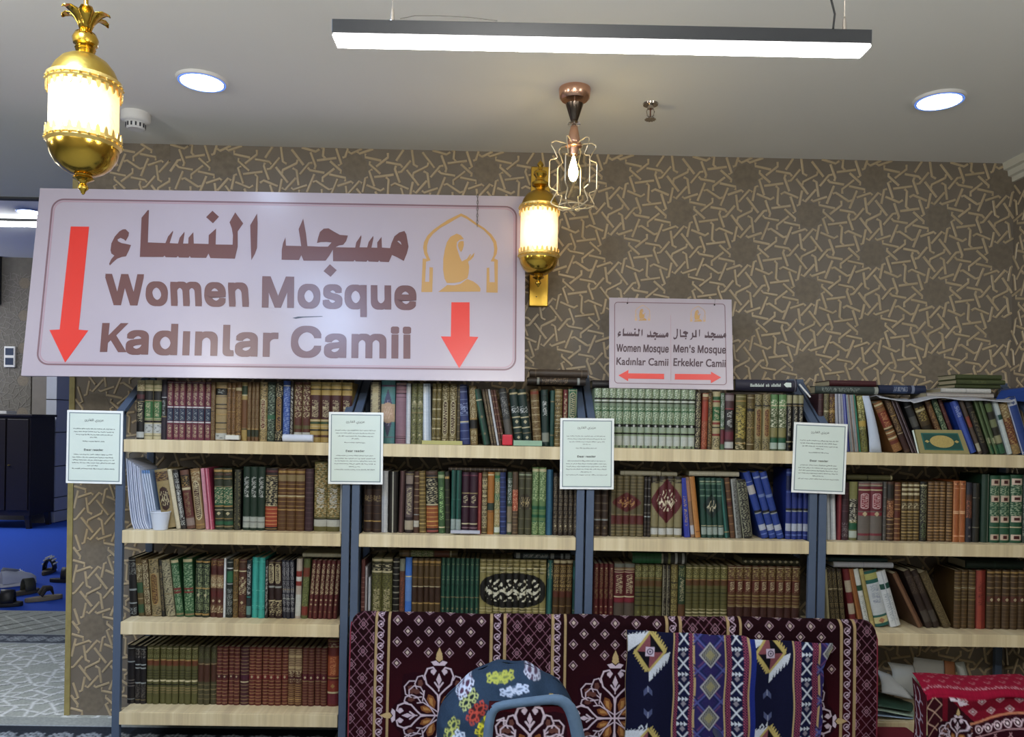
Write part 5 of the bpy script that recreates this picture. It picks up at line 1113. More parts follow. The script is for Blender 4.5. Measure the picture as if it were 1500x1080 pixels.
o = strip(735.6, 751, 637, 652.5, .004, mat('red_wrapper', 'c02838', .35), 'small shiny red packet on the front edge, top shelf of second bookcase', 'sweet_packet', 'packet'); bevel(o, .005, 3)
o = strip(330, 350, 638, 644, .02, mat('white_label', 'c8cac4', .6), 'small white loose label before the beige volume, top shelf of leftmost bookcase', 'paper_label', 'label')
strip(660, 703, 778, 781.5, .01, mat('clear_tape', 'a8aab4', .4), 'crumpled clear plastic strip before the dark books, second shelf of second bookcase', 'plastic_strip', 'plastic', row=1)
a = at(1171, 563, -.02); b = at(1187, 582, -.02)
bar = tag(MB().tube([a, a*.5+b*.5, b], .0035, 10).build('white_stick', M_WHITE, None, True), 'thin white stick leaning on the sloping rails between third and rightmost bookcases', 'stick')
# framed green cover facing the room
Yg = .028
q = [at(1340.5, 629.5, Yg+.02), at(1408, 630, Yg+.02), at(1421, 665, Yg), at(1348.5, 665.3, Yg)]
q[2].z = q[3].z = SH[0]+.001
gb = empty('green_framed_book', 'beige-framed book with green cover and gold oval, propped face out on the top shelf', 'book', q[3])
def quadprism(q, o, th, inset=0.0, off=0.0):
    c = sum(q, Vector())/4; n = (q[1]-q[0]).cross(q[3]-q[0]).normalized()
    if n.y > 0: n = -n
    P = [c+(p-c)*(1-inset)+n*off-o for p in q]; return [tuple(p) for p in P], n*th
P, N_ = quadprism(q, q[3], -.014); MB().prism(P, N_).build('cover', mat('beige_cover', '8c8458', .5, noise=.15, scale=60), gb)
c = sum(q, Vector())/4
def sub(u0, v0, u1, v1, off, th=.0006, m=None, name='panel'):
    n = (q[1]-q[0]).cross(q[3]-q[0]).normalized(); n = n if n.y < 0 else -n
    L = lambda u, v: (q[0]*(1-u)+q[1]*u)*(1-v)+(q[3]*(1-u)+q[2]*u)*v-q[3]+n*off
    return MB().prism([L(u0, v0), L(u1, v0), L(u1, v1), L(u0, v1)], n*th).build(name, m, gb)
sub(.1, .14, .9, .86, .0002, m=mat('green_panel', '1c5c54', .5), name='green_panel')
sub(.13, .19, .87, .81, .0008, m=mat('dark_green_panel', '14463e', .5), name='inner_panel')
n = (q[1]-q[0]).cross(q[3]-q[0]).normalized(); n = n if n.y < 0 else -n
L = lambda u, v, off: (q[0]*(1-u)+q[1]*u)*(1-v)+(q[3]*(1-u)+q[2]*u)*v-q[3]+n*off
MB().prism([L(.5+.25*math.cos(t*math.pi/12), .5+.26*math.sin(t*math.pi/12), .0015) for t in range(24)], n*.0005).build('gold_medallion', mat('gold_print', 'a8965a', .4, noise=.3, scale=200), gb)
for s_ in (-1, 1): MB().prism([L(.5+s_*.31+.05*math.cos(t*math.pi/2), .5+.06*math.sin(t*math.pi/2), .0015) for t in range(4)], n*.0005).build('gold_diamond', MATS['gold_print'], gb)
MB().prism([L(-.045, .02, -.008), L(-.012, .0, -.008), L(-.012, .99, -.008), L(-.03, 1.0, -.008)], -n*.004).build('page_edge', M_PAPER, gb)
# white bundle of paper, wavy plastic, blue bag
paper_sheet('paper_bundle', 'white curved paper bundle leaning beside the magazines, top shelf of rightmost bookcase', 'paper', [(1263, 580), (1273, 580), (1292, 664.5), (1274, 664.5)], .045, mat('bundle_paper', 'b4bfd0', .8), .012, 8, th=.01)
n_ = 40; mb = MB(); vs = []
for i in range(n_):
    u = i/(n_-1); px = 1287+(1482-1287)*u; py = 577+4.5*math.sin(u*9)*math.exp(-u)+(3 if u > .25 else 0)
    p = at(px, py, .03); z = p.z
    for yy, dz in ((.02, -.004), (.05, .004), (.16, .003), (.16, 0), (.05, 0.001), (.02, -.008)): vs.append((p.x, yy, z+dz-.012+.004*math.sin(u*17+yy*30)))
fs = [(i*6+k, i*6+(k+1) % 6, i*6+6+(k+1) % 6, i*6+6+k) for i in range(n_-1) for k in range(6)]+[(0, 1, 2, 3, 4, 5), tuple((n_-1)*6+k for k in (5, 4, 3, 2, 1, 0))]
tag(mb.add(vs, fs).build('plastic_sleeve', mat('milky_plastic', 'aeb2ba', .35), None, True), 'long wavy milky plastic sleeve lying over leaning books, top of rightmost bookcase', 'plastic')
q1 = at(1462, 578, .08); q2 = at(1520, 600, .08)
bb = MB(); vs = []
tag(bevel(MB().hexa([at(1458, 586, .09), at(1518, 590, .09), at(1518, 590, .25), at(1458, 586, .25), at(1466, 572, .12), at(1518, 566, .12), at(1518, 566, .25), at(1466, 570, .25)]).build('blue_folder', mat('blue_plastic', '1f3f86', .35)), .003), 'blue folder lying on the leaning books at the right end of the top shelf', 'folder')
# loose papers on the lowest shelf of the rightmost bookcase
mg = mat('crumpled_grey', '8f9290', .85, noise=.1, scale=20, bump=.5)
paper_sheet('cardboard_sheet', 'grey cardboard sheet standing behind the red carpet roll, lowest shelf', 'cardboard', [(1339, 963), (1386, 969), (1384, 1010), (1330, 1000)], .14, mat('grey_card', '8c8c86', .85), .01, Yt=.16, th=.002)
paper_sheet('brown_packet', 'orange-brown packet beside the grey cardboard, lowest shelf', 'packet', [(1384, 968), (1398, 970), (1400, 1010), (1382, 1010)], .13, mat('rust_card', '7a4a28', .7), .006, Yt=.15, th=.01)
paper_sheet('plastic_bag', 'crumpled clear grey bag beside the orange-brown packet, lowest shelf', 'bag', [(1399, 971), (1412, 969), (1417, 1010), (1400, 1010)], .12, mat('grey_plastic_bag', '7c7f78', .4, bump=.8, scale=60), .02, Yt=.15, th=.004)
paper_sheet('crumpled_paper', 'crumpled grey paper drooping beside the dark red carpet, lowest shelf', 'paper', [(1300, 970), (1338, 975), (1340, 1022), (1304, 1003)], .06, mg, .03, 10, Yt=.12)
paper_sheet('folded_paper', 'grey-white folded paper between the two carpets, lowest shelf', 'paper', [(1284, 981), (1304, 988), (1338, 1025), (1292, 1015)], .03, M_SHEET2, .015, Yt=.09, th=.004)
M_GRW = mat('pale_green_paper', 'a4bcae', .7)
for i, (qd, m_, lb) in enumerate([
    ([(1282, 1012), (1336, 1030), (1336, 1042), (1284, 1034)], mat('dark_green_sheet', '2f4c40', .6), 'dark green booklet in the paper heap, lowest shelf'),
    ([(1283, 1022), (1336, 1038), (1338, 1050), (1284, 1040)], M_GRW, 'pale green sheet drooping in the paper heap, lowest shelf'),
    ([(1283, 1036), (1336, 1046), (1337, 1053), (1283, 1048)], M_BLUEP, 'pale blue booklet in the paper heap, lowest shelf'),
    ([(1282, 1044), (1335, 1051), (1336, 1056), (1282, 1055)], M_SHEET, 'white sheet lowest in the paper heap')]):
    paper_sheet('loose_sheet', lb, 'paper', qd, .02, m_, .012, Yt=.14, th=.003)

# ------------------------------------------------------------------ carpets
PK = 'd9b8c6'
def red_field(cv, ox=0, y0=880, y1=1100, gold='a08a64', full=True, rim=None):
    """pattern of the dark red prayer carpet in photo pixels"""
    def vine(x, wd):
        y = y0
        while y < y1:
            cv.line([(x+wd*.32*math.sin(t*math.pi*2/8+1.2), y+t*15.6/8) for t in range(9)], 1.0, 'bfa6b8')
            cv.dot(x-1.5, y+6, 4.1, 'bfa6b8', ring=1.0); cv.dot(x-.5, y+6, 1.5, 'cfbccb'); y += 15.6
    def latt(xa, xb):
        X, Y = cv.X, cv.Y; mX = (X > xa) & (X < xb); cx = (xa+xb)/2
        A = (X-cx)/33+(Y-898)/39; Bq = (X-cx)/33-(Y-898)/39
        for Q in (A, Bq):
            d = np.abs(((Q*2+.5) % 1)-.5)/2*25
            cv.put(slice(None), ((.36-d)/cv.st+.5).clip(0, 1)*mX*.8, '96687a')
        for i in range(-4, 5):
            for j in range(-2, 12):
                x = cx+i*16.5; y = 898+j*19.5
                if (i+j) % 2 or not xa-4 < x < xb+4: continue
                for r_ in (6.8, 2.8):
                    sl_pts = [(min(max(x+a*r_, xa), xb), y+b*r_*1.15) for a, b in ((0, -1), (1, 0), (0, 1), (-1, 0))]; cv.line(sl_pts, .6, 'a88290', closed=True)
    X = cv.X; dark = ((X*0)+1)
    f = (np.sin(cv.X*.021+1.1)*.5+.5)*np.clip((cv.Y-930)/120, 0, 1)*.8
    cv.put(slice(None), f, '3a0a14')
    for k in range(-1, 4):
        b = k*257.5
        latt(738+b, 802+b)
        for gx in (713.5, 733.5, 803.5, 822): cv.rect(gx+b, y0, gx+b+4, y1, gold)
        vine(725.5+b, 12); vine(813+b, 12)
        fx0 = 569+b
        for j in range(0, 9):
            y = 896+j*15.4
            for i in range(6):
                x = 578.5+b+i*30.6+(15.3 if j % 2 == 0 else 0)
                if x > 709+b: continue
                dxm = abs(x-641-b)
                if y > 958-dxm*-.0+ (0) and dxm < 48 and y > 945: continue
                if dxm < 62 and y > 985: continue
                if y > 1000: continue
                cv.line([(x, y-6.6), (x+6, y), (x, y+6.6), (x-6, y)], .95, 'a88a98', closed=True); cv.rhomb(x, y, 2.9, 3.2, 'b8a89e')
        medallion(cv, 640.5+b, 1049)
def arc(cx, cy, r, a0, a1, n=14): return [(cx+r*math.cos(math.radians(a0+(a1-a0)*i/n)), cy+r*math.sin(math.radians(a0+(a1-a0)*i/n))) for i in range(n+1)]
def medallion(cv, cx, cy, s=1.0, w=1.9, body='22050f', ln='c4b4c2'):
    def T(p, rot, m=1): 
        x, y = p[0]*m, p[1]; c, sn = math.cos(rot), math.sin(rot); return (cx+(x*c-y*sn)*s, cy+(x*sn+y*c)*s)
    cv.poly([(cx+s*66*math.cos(t*math.pi/16)*(1+.1*math.cos(4*t*math.pi/8)), cy+s*76*math.sin(t*math.pi/16)*(1+.12*math.cos(4*t*math.pi/8))) for t in range(32)], body)
    for q in range(4):
        rot = q*math.pi/2; sc = 1.0 if q % 2 == 0 else .86
        for m in (1, -1):
            S = lambda pts: [T((p[0]*sc, p[1]*sc), rot, m) for p in pts]
            cv.line(S([(0, 0), (0, -18), (1.5, -30), (9, -38), (18, -46), (21, -58), (17, -68), (9, -70), (5, -65), (8, -60)]), w*s*1.15, ln)
            cv.dot(*T((9*sc, -64*sc), rot, m), 3.2*s, ln)
            cv.line(S([(2, -6), (14, -14), (22, -26), (21, -36)]), w*s*.8, ln)
            cv.line(S([(22, -30), (31, -36), (35, -46), (31, -56), (24, -58), (21, -52)]), w*s*.8, ln)
            cv.line(S([(25, -27), (38, -25), (48, -31), (50, -42), (43, -50), (35, -50)]), w*s*.8, ln)
            cv.poly(S([(6, -10), (13, -15), (17, -24), (15, -31), (8, -28), (4, -20)]), '7c4c2c')
            cv.poly(S([(8, -13), (13, -18), (14, -26), (9, -25)]), 'a87c48')
            cv.poly(S([(26, -40), (30, -43), (30, -51), (25, -52), (23, -46)]), '5c3a34')
            cv.poly(S([(38, -31), (44, -34), (45, -42), (39, -44), (36, -38)]), '5c3a34')
            cv.line(S([(0, -36), (0, -52)]), w*s*.7, ln); cv.line(S([(0, -40), (6, -48)]), w*s*1.2, ln); cv.poly(S([(0, -62), (4, -52), (0, -44)]), ln)
            cv.poly(S([(0, -76), (5, -80), (12, -78), (8, -73), (0, -73)]), ln)
            cv.poly(S([(0, -99), (4, -90), (5, -82), (0, -78)]), 'b49c70')
def sheet_tex(cv, X, Y):
    """sample a canvas at photo-pixel coordinates"""
    i = np.clip(((X-cv.x[0])/(cv.x[-1]-cv.x[0])*(cv.nx-1)), 0, cv.nx-1.001); j = np.clip(((Y-cv.y[0])/(cv.y[-1]-cv.y[0])*(cv.ny-1)), 0, cv.ny-1.001)
    i0 = i.astype(int); j0 = j.astype(int); fi = (i-i0)[..., None]; fj = (j-j0)[..., None]
    return (cv.c[j0, i0]*(1-fi)+cv.c[j0, i0+1]*fi)*(1-fj)+(cv.c[j0+1, i0]*(1-fi)+cv.c[j0+1, i0+1]*fi)*fj
cv = Canvas(505, 1290, 878, 1120, .6, '1c060c')
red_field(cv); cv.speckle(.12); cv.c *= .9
# right-hand border and left-hand border
YF = -.22; rr = .034
xl = at(513, 1000, YF).x; xr = at(1283, 1000, YF).x; zt = at(900, 903, YF+rr).z+.004
nx = 1180
xs = np.linspace(0, 1, nx); secs = []
for a in np.linspace(90, -0, 14): secs.append(('arc', a))
def ypix(z, Y, x=2.0): 
    d = Vector((x, Y, z))-EYE; return 540+SY-F*d.dot(_u3)/d.dot(_f2)
P = []; TY = []
px_x = 511+xs*(1283-511)
edge = np.minimum(xs*(xr-xl), (1-xs)*(xr-xl)); er = .05
drop = np.where(edge < er, er-np.sqrt(np.maximum(er**2-(er-edge)**2, 0)), 0)*.75
sag = .004*np.sin(xs*19)+.003*np.sin(xs*43+1)
X = xl+xs*(xr-xl)
S_ = 0; topz = zt-drop+sag*.4
backn = 6
for k in range(backn): P.append(np.stack([X, np.full(nx, YF+2*rr), topz-rr-.30*(1-k/(backn-1))], -1)); TY.append(np.full(nx, 885.))
for k in range(1, 25):
    a = math.pi*k/24; yy = YF+rr+rr*math.cos(a); zz = topz-rr+rr*math.sin(a); P.append(np.stack([X, np.full(nx, yy), zz], -1))
    TY.append(np.array([ypix(zz_-rr*math.sin(a), YF, 1.6) for zz_ in zz])-(19*(1-(a-math.pi/2)/(math.pi/2)) if a > math.pi/2 else 19))
z_face = topz-rr; TYf = TY[-1]; s0 = 899+rr*math.pi/2*ppm(YF)
nrow = 390
for k in range(1, nrow+1):
    t = k/nrow; zz = z_face*(1-t)+.004*t; dep = YF-.012*math.sin(t*2.2)*(1+.3*np.sin(xs*31))
    P.append(np.stack([X, dep+np.zeros(nx), zz], -1)); TY.append(TYf+(z_face-zz)*ppm(YF))
P = np.array(P)[::-1]; TY = np.array(TY)[::-1]; TX = np.tile(px_x+ (xs-.5)*0, (len(P), 1))
yclip = np.minimum(TY, 1119)
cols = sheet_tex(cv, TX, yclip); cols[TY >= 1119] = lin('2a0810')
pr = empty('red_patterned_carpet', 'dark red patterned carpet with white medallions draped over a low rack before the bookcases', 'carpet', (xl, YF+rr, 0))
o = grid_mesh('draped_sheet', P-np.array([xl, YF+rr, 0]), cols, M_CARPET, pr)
endm = mat('red_selvedge', '6c1428', .9, noise=.2, scale=120)
for xe, sgn in ((0, -1), (xr-xl, 1)):
    prof_ = P[:, 0 if sgn < 0 else -1, :]-np.array([xl, YF+rr, 0]); c = len(prof_)
    pick = list(range(0, c, 10))+[c-1]
    MB().prism([(prof_[i][0]-sgn*.001, prof_[i][1], prof_[i][2]) for i in pick], (sgn*.006, 0, 0)).build('selvedge', endm, pr)
MB().box((.03, -.02, 0), (xr-xl-.03, .02, .3)).build('rack', M_DARK, pr)

# ---- navy kilim hanging over it
kv = Canvas(900, 1240, 915, 1130, .8, '0c0f2c')
NV, PU, WH, TN = '0b0f2e', '3c2c5c', 'c4ccd8', 'a8946c'
def star(cv, cx, cy, m=1):
    cv.poly([(cx-33, cy-26), (cx, cy-29), (cx, cy-22), (cx-33, cy)], WH)
    for k in range(6): cv.poly([(cx-33+k*5.5, cy-31+k*0), (cx-30+k*5.5, cy-24-k*1.0), (cx-36+k*5.5, cy-24)], NV)
    cv.poly([(cx, cy+14), (cx+30, cy), (cx+29, cy+14), (cx, cy+44)], WH)
    for k in range(7): cv.poly([(cx+4+k*4.4, cy+44-k*5.2), (cx+7+k*4.4, cy+30-k*4.6), (cx+9+k*4.4, cy+44-k*5.2)], NV)
    for k in range(8):
        cv.poly([(cx+2+k*2.6, cy-29+k*3.6), (cx+7+k*2.6, cy-33+k*3.6), (cx+5+k*2.6, cy-24+k*3.6)], 'b0a060'); cv.poly([(cx-2-k*2.6, cy+29-k*3.6), (cx-7-k*2.6, cy+30-k*3.6), (cx-5-k*2.6, cy+22-k*3.6)], 'b0a060')
    cv.rhomb(cx, cy, 24, 30, 'b0a060'); cv.rhomb(cx, cy, 19, 25, '0c0a14')
    cv.poly([(cx, cy-25), (cx, cy), (cx-19, cy)], '7c4850'); cv.poly([(cx, cy+25), (cx, cy), (cx+19, cy)], '7c4850')
    cv.rect(cx-6.5, cy-6.5, cx+6.5, cy+6.5, 'c0b4c8'); cv.dot(cx, cy, 4, '1c1430', ring=1.4); cv.dot(cx, cy, 1.5, '1c1430')
def chev(cv, x, y, up=1):
    cv.poly([(x-6, y+8*up), (x-6, y), (x, y-7*up), (x+6, y), (x+6, y+8*up), (x, y+2*up)], '4c5478'); cv.line([(x, y-6*up), (x, y+2*up)], 1, 'a0a8c0')
def xs_col(cv, xa, xb, ph=0):
    cx = (xa+xb)/2; cv.rect(xa, 915, xa+3, 1130, TN); cv.rect(xb-3, 915, xb, 1130, TN); cv.rect(xa+3, 915, xb-3, 1130, '2c1432')
    X, Y = cv.X, cv.Y; m = (X > xa+3) & (X < xb-3)
    cv.put(slice(None), (np.sin(X*1.6)*np.sin(Y*1.6) > .0)*m*.7, 'a04c64')
    cv.rect(cx-8, 915, cx+8, 1130, '0f1436')
    y = 928+ph
    while y < 1125:
        cv.line([(cx-7, y), (cx+7, y+17)], 2.2, WH); cv.line([(cx+7, y), (cx-7, y+17)], 2.2, WH)
        cv.rhomb(cx, y-5, 4, 4.5, '84808c'); 
        for k in (-5, 0, 5): cv.poly([(cx+k-3, y+21), (cx+k+2, y+24.5), (cx+k-3, y+28)], WH)
        y += 36.5
def dia_col(cv, xa, xb):
    cx = (xa+xb)/2; cv.rect(xa, 915, xb, 1130, '2a2458')
    for off, c in ((0, '5c3c68'), (9, '1c2350'), (5, '4a508c')):
        for j in range(-2, 8):
            y = 960+j*46.5
            for sg in (1, -1): cv.line([(cx-23, y-off-23), (cx, y-off), (cx+23, y-off-23)] if sg > 0 else [(cx-23, y+off+23), (cx, y+off), (cx+23, y+off+23)], 2.4, c)
    for j in range(-1, 6):
        y = 960+j*46.5; cv.rhomb(cx, y, 16, 19, 'a4a4a8'); cv.rhomb(cx, y, 13, 16, '44484c')
        for k in range(-5, 6): cv.line([(cx+k*2.3, y-13+abs(k)*2.6), (cx+k*2.3, y+13-abs(k)*2.6)], .9, '9c9c94')
        cv.rhomb(cx, y, 7, 8, '8c8868')
for o_, wd in ((0, 1), (176, .9)):
    cx = 951+o_; star(kv, cx, 955+(4 if o_ else 0))
    chev(kv, cx-2, 1012+o_*.04, 1); chev(kv, cx-2, 1046+o_*.04, -1)
    kv.poly([(cx-30, 1085), (cx-10, 1062), (cx-6, 1068), (cx-2, 1060), (cx, 1085)], WH); star(kv, cx, 1096)
kv.rect(1098, 915, 1106, 1130, '1c2a78')
xs_col(kv, 985, 1018); dia_col(kv, 1018, 1061); xs_col(kv, 1061, 1098); xs_col(kv, 1161, 1202, 8); dia_col(kv, 1202, 1240)
kv.rect(914, 915, 917, 1130, TN); kv.speckle(.15); kv.c *= .85
ny_, nx_ = 200, 400; YK = YF-.047
us = np.linspace(0, 1, nx_)[None, :]; vs_ = np.linspace(0, 1, ny_)[:, None]
topc = np.interp(us, [0, .3, .58, .6, .75, 1], [925, 930, 934, 939, 942, 946])
pxx = 917+us*(1222-917)-vs_*2*np.sin(us*3)+.8*np.sin(vs_*14+us*9)
TX = np.broadcast_to(pxx, (ny_, nx_)); 
zt0 = np.interp(us, [0, .3, .58, .6, .75, 1], [at(917, 925, YK).z, at(1008, 930, YK).z, at(1092, 934, YK).z, at(1100, 938, YK).z, at(1145, 941, YK).z, at(1222, 945, YK).z])
Wv = 1-.052*np.clip((vs_-.04)*7, 0, 1)-.006*np.sin(vs_*20)
xx = at(917, 1000, YK).x+us*Wv*(at(1222, 1000, YK).x-at(917, 1000, YK).x)+.0025*np.sin(vs_*14+us*9)
zz = zt0*(1-vs_)+.006*vs_; yy = YK+.006*np.sin(us*26+vs_*2)-.010*np.exp(-((us-.6)/.02)**2)+.02*(1-np.minimum(vs_*8, 1))**2*.8+0*vs_
P = np.stack([np.broadcast_to(xx, (ny_, nx_)), np.broadcast_to(yy, (ny_, nx_)), zz], -1)
TYk = topc+(zt0-zz)*ppm(YK)
cl = sheet_tex(kv, np.broadcast_to(917+us*305*Wv, (ny_, nx_)), np.minimum(TYk, 1128))
o = grid_mesh('kilim_rug', P[::-1], cl[::-1], M_CLOTH, None, thick=(0, .005, 0))
tag(o, 'navy and purple striped kilim rug with diamond motifs hanging over the dark red carpet', 'rug')

# ---- folded red carpet at lower right
rv = Canvas(1325, 1530, 975, 1110, .8, '6c0f22')
for j in range(9):
    for i in range(12):
        rv.rhomb(1395+i*29+(14 if j % 2 else 0), 1012+j*14.5, 7.5, 5.2, 'b08c94', ring=1.3); rv.rhomb(1395+i*29+(14 if j % 2 else 0), 1012+j*14.5, 3, 2, 'a8a0a4')
rv.rect(1357, 1010, 1384, 1110, '2c0a12'); 
for k in range(-2, 9):
    rv.line([(1358, 1012+k*22), (1378, 1034+k*22)], 1.1, 'b09080'); rv.line([(1378, 1012+k*22), (1358, 1034+k*22)], 1.1, 'b09080')
rv.rect(1379, 1015, 1386, 1110, '5c0c1c')
rv.poly([(1386, 1022), (1430, 1060), (1500, 1048), (1500, 1110), (1386, 1110)], '2a0710')
medallion(rv, 1402, 1092, .55, 2.6); 
rv.poly([(1388, 1020), (1412, 1016), (1414, 1020), (1402, 1026), (1418, 1030), (1404, 1035), (1400, 1028), (1390, 1028)], 'c8bcc8')
rv.poly([(1395, 1024), (1406, 1021), (1400, 1026)], '2c1228')
rv.poly([(1418, 1056), (1530, 1043), (1530, 1110), (1418, 1110)], '2c0814')
rv.line([(1417, 1057), (1450, 1050), (1530, 1042)], 2.6, 'b4785c'); rv.line([(1424, 1075), (1460, 1068), (1530, 1062)], 1.6, 'b08890')
for k in range(8):
    x = 1428+k*15; y = 1064-k*1.6; rv.dot(x, y, 5, 'c8b0bc', ring=1.5); rv.dot(x, y, 2, 'd8c8d0'); rv.line([(x+4, y+3), (x+8, y-4), (x+12, y-3)], 1.4, 'c8b0bc')
for k in range(6): rv.line([(1430+k*22, 1110), (1455+k*22, 1072)], 1.2, 'b08890'); rv.line([(1430+k*22, 1072), (1455+k*22, 1110)], 1.2, 'b08890')
rv.rect(1358, 1009, 1530, 1012.5, 'b8909a'); rv.speckle(.12); rv.c *= .9
tv = Canvas(0, 200, 0, 60, .8, '8c1230')
for j in range(4):
    for i in range(9): tv.rhomb(12+i*24+(12 if j % 2 else 0), 8+j*14, 6, 4, 'b0707c', ring=1.0)
for i in range(60): tv.line([(i*5, 50+1.5*math.sin(i*2.1)), (i*5+3, 53)], 1.4, 'c898a4')
tv.speckle(.15); tv.c *= .8
Yf, Yb_ = -.66, -.44
fl = at(1358, 1013, Yf); bl_ = at(1336, 987, Yb_); frx = at(1530, 1020, Yf).x
nxx = 240; us = np.linspace(0, 1, nxx)
zf = fl.z+.004*np.sin(us*11)+np.where(us*1.0 < .05, -.01*(1-us/.05), 0); zb = bl_.z+.004*np.sin(us*7+1)
rows = []; cr = []
for t in np.linspace(0, 1, 16):       # top, back to front
    rows.append(np.stack([bl_.x+(fl.x-bl_.x)*t+us*(frx-fl.x), np.full(nxx, Yb_+(Yf+.02-Yb_)*t), zb+(zf-zb)*t+.006*math.sin(t*3.14)], -1)); cr.append(sheet_tex(tv, us*180, np.full(nxx, 4+t*52)))
for a in np.linspace(15, 90, 6):
    a = math.radians(a); rows.append(np.stack([fl.x+us*(frx-fl.x), np.full(nxx, Yf+.02-.02*math.sin(a)), zf-.02+.02*math.cos(a)], -1)); cr.append(sheet_tex(tv, us*180, np.full(nxx, 57.)))
px_ = np.linspace(1358, 1530, nxx)
for t in np.linspace(.01, 1, 150):
    z_ = (zf-.02)*(1-t)+.003*t; rows.append(np.stack([fl.x+us*(frx-fl.x), Yf-.01*np.sin(t*5+us*6)-.03*np.clip(us-.28, 0, .05)/.05*np.clip((t-.08)*8, 0, 1), z_], -1))
    yy_ = 1014+(zf-z_)*ppm(Yf); cr.append(sheet_tex(rv, px_, np.minimum(yy_, 1108)))
rows = np.array(rows)[::-1]; cr = np.array(cr)[::-1]
fc = empty('folded_red_carpet', 'bright red folded carpet bundle with white motifs at the lower right corner', 'carpet', (fl.x, Yf, 0))
grid_mesh('folded_sheet', rows-np.array([fl.x, Yf, 0]), cr, M_CARPET, fc, thick=None)
lv = Canvas(0, 60, 0, 240, .8, '4c0c1c')
for k in range(7):
    lv.line(arc(18, 20+k*30, 13, -80, 140), 2.6, 'c0b4c4'); lv.line(arc(36, 34+k*30, 11, 60, 300), 2.4, 'b0a4b8'); lv.line([(6, 10+k*30), (14, 28+k*30), (8, 36+k*30)], 2, 'd0c4d0')
lv.speckle(.15)
nl, nm = 60, 160; U_, V_ = np.meshgrid(np.linspace(0, 1, nl), np.linspace(0, 1, nm))
topl = bl_.z+(fl.z-bl_.z)*U_; P = np.stack([bl_.x+(fl.x-bl_.x)*U_, Yb_+(Yf-Yb_)*U_, topl-.012-(topl-.015)*V_], -1)
P[..., 0] += .012*np.sin(V_*5)*(1-U_)
grid_mesh('folded_end', P[::-1]-np.array([fl.x, Yf, 0]), sheet_tex(lv, U_*58, V_*230)[::-1], M_CARPET, fc)
MB().box((.06, .03, 0), (frx-fl.x-.01, .06, min(fl.z, bl_.z)-.04)).build('inner_fold', endm, fc)
# small red carpet edge showing on the lowest shelf opening
a = at(1284, 1076, -.12); b = at(1345, 1076, -.12)
tag(bevel(MB().box((a.x, -.16, .0), (b.x, -.03, a.z)).build('rolled_carpet', endm), .012, 3), 'low dark red rolled carpet on the floor between the two patterned carpets', 'carpet')

# ------------------------------------------------------------------ cushion with kilim cloth
qv = Canvas(640, 870, 955, 1110, .8, '26384e')
def kil(cx, cy, s, c1, rot=0, c2='141c24', ky=1.):
    c, sn = math.cos(rot), math.sin(rot); T = lambda x, y: (cx+(x*c-y*ky*sn)*s, cy+(x*sn+y*ky*c)*s)
    qv.poly([T(-19, 0), T(-8, -9), T(8, -9), T(19, 0), T(8, 9), T(-8, 9)], c2)
    for m in (1, -1):
        for k in (1, -1):
            qv.line([T(0, 0), T(5*m, 4*k), T(11*m, 3*k), T(15*m, 0)], 2.1*s, c1); qv.line([T(3*m, 5*k), T(5*m, 9*k), T(9*m, 7.5*k), T(8*m, 5*k)], 1.9*s, c1)
            qv.line([T(12*m, 3*k), T(14*m, 7*k), T(18*m, 5*k), T(17*m, 2*k)], 1.7*s, c1)
    qv.rhomb(cx, cy, 4*s, 3*s, c1, ring=1.5)
kil(731, 978, 1.05, 'a0a850', -.14, '6c7848', .6); kil(751, 992, 1.1, 'b0c0dc', -.12, '4c607c', .55); kil(764, 1011, .95, 'd0c070', .0, '141c24', .8)
kil(687, 1008, .85, 'a8b478', -.85, '18242c'); kil(699, 1021, .95, 'a84438', -.85, '3c1c20'); kil(713, 1036, 1.0, 'd0c838', -.85, '56602c')
kil(680, 996, .85, 'c0cce4', -.9, '4c3048'); kil(664, 1048, .9, 'a4ac60', -1.15, '2c3c3c'); kil(672, 1066, 1.0, 'bccae0', -1.3, '5c7090'); kil(684, 1080, .85, 'd8d0a0', -.5, '141418')
kil(814, 1012, .9, 'd8b850', .5, '7c6c30'); kil(778, 974, .7, 'b8c0d8', .4, '4c3850'); kil(648, 1082, .8, 'a4ac60', -1.2, '2c3c3c')
qv.speckle(.14); qv.c *= .85
YC = -.78; c0 = at(752, 1090, YC); A_ = 103/ppm(YC); H_ = 120/ppm(YC); D_ = .15
nu, nv = 260, 200; U_, V_ = np.meshgrid(np.linspace(-math.pi, 0, nu), np.linspace(-1.35, math.pi/2, nv))
def sp_(v, e): return np.sign(v)*np.abs(v)**e
ex1 = sp_(np.cos(V_), .8)*sp_(np.cos(U_), .8); ey1 = sp_(np.cos(V_), .8)*sp_(np.sin(U_), .8); ez1 = sp_(np.sin(V_), .85)
shear = .00
X_ = c0.x+A_*ex1*(1+.06*np.where(ex1 < 0, 1, 0))+.012*np.sin(ez1*4+ex1*3); Z_ = c0.z+H_*ez1-.030*np.clip(ex1, 0, 1)*np.clip(ez1, 0, 1)+.004*np.sin(ex1*14+ez1*5)
Yy = YC+D_*ey1*1.0+.004*np.sin(ex1*17)+.003*np.sin(ez1*23+ex1*9)
P = np.stack([X_, Yy, Z_], -1)
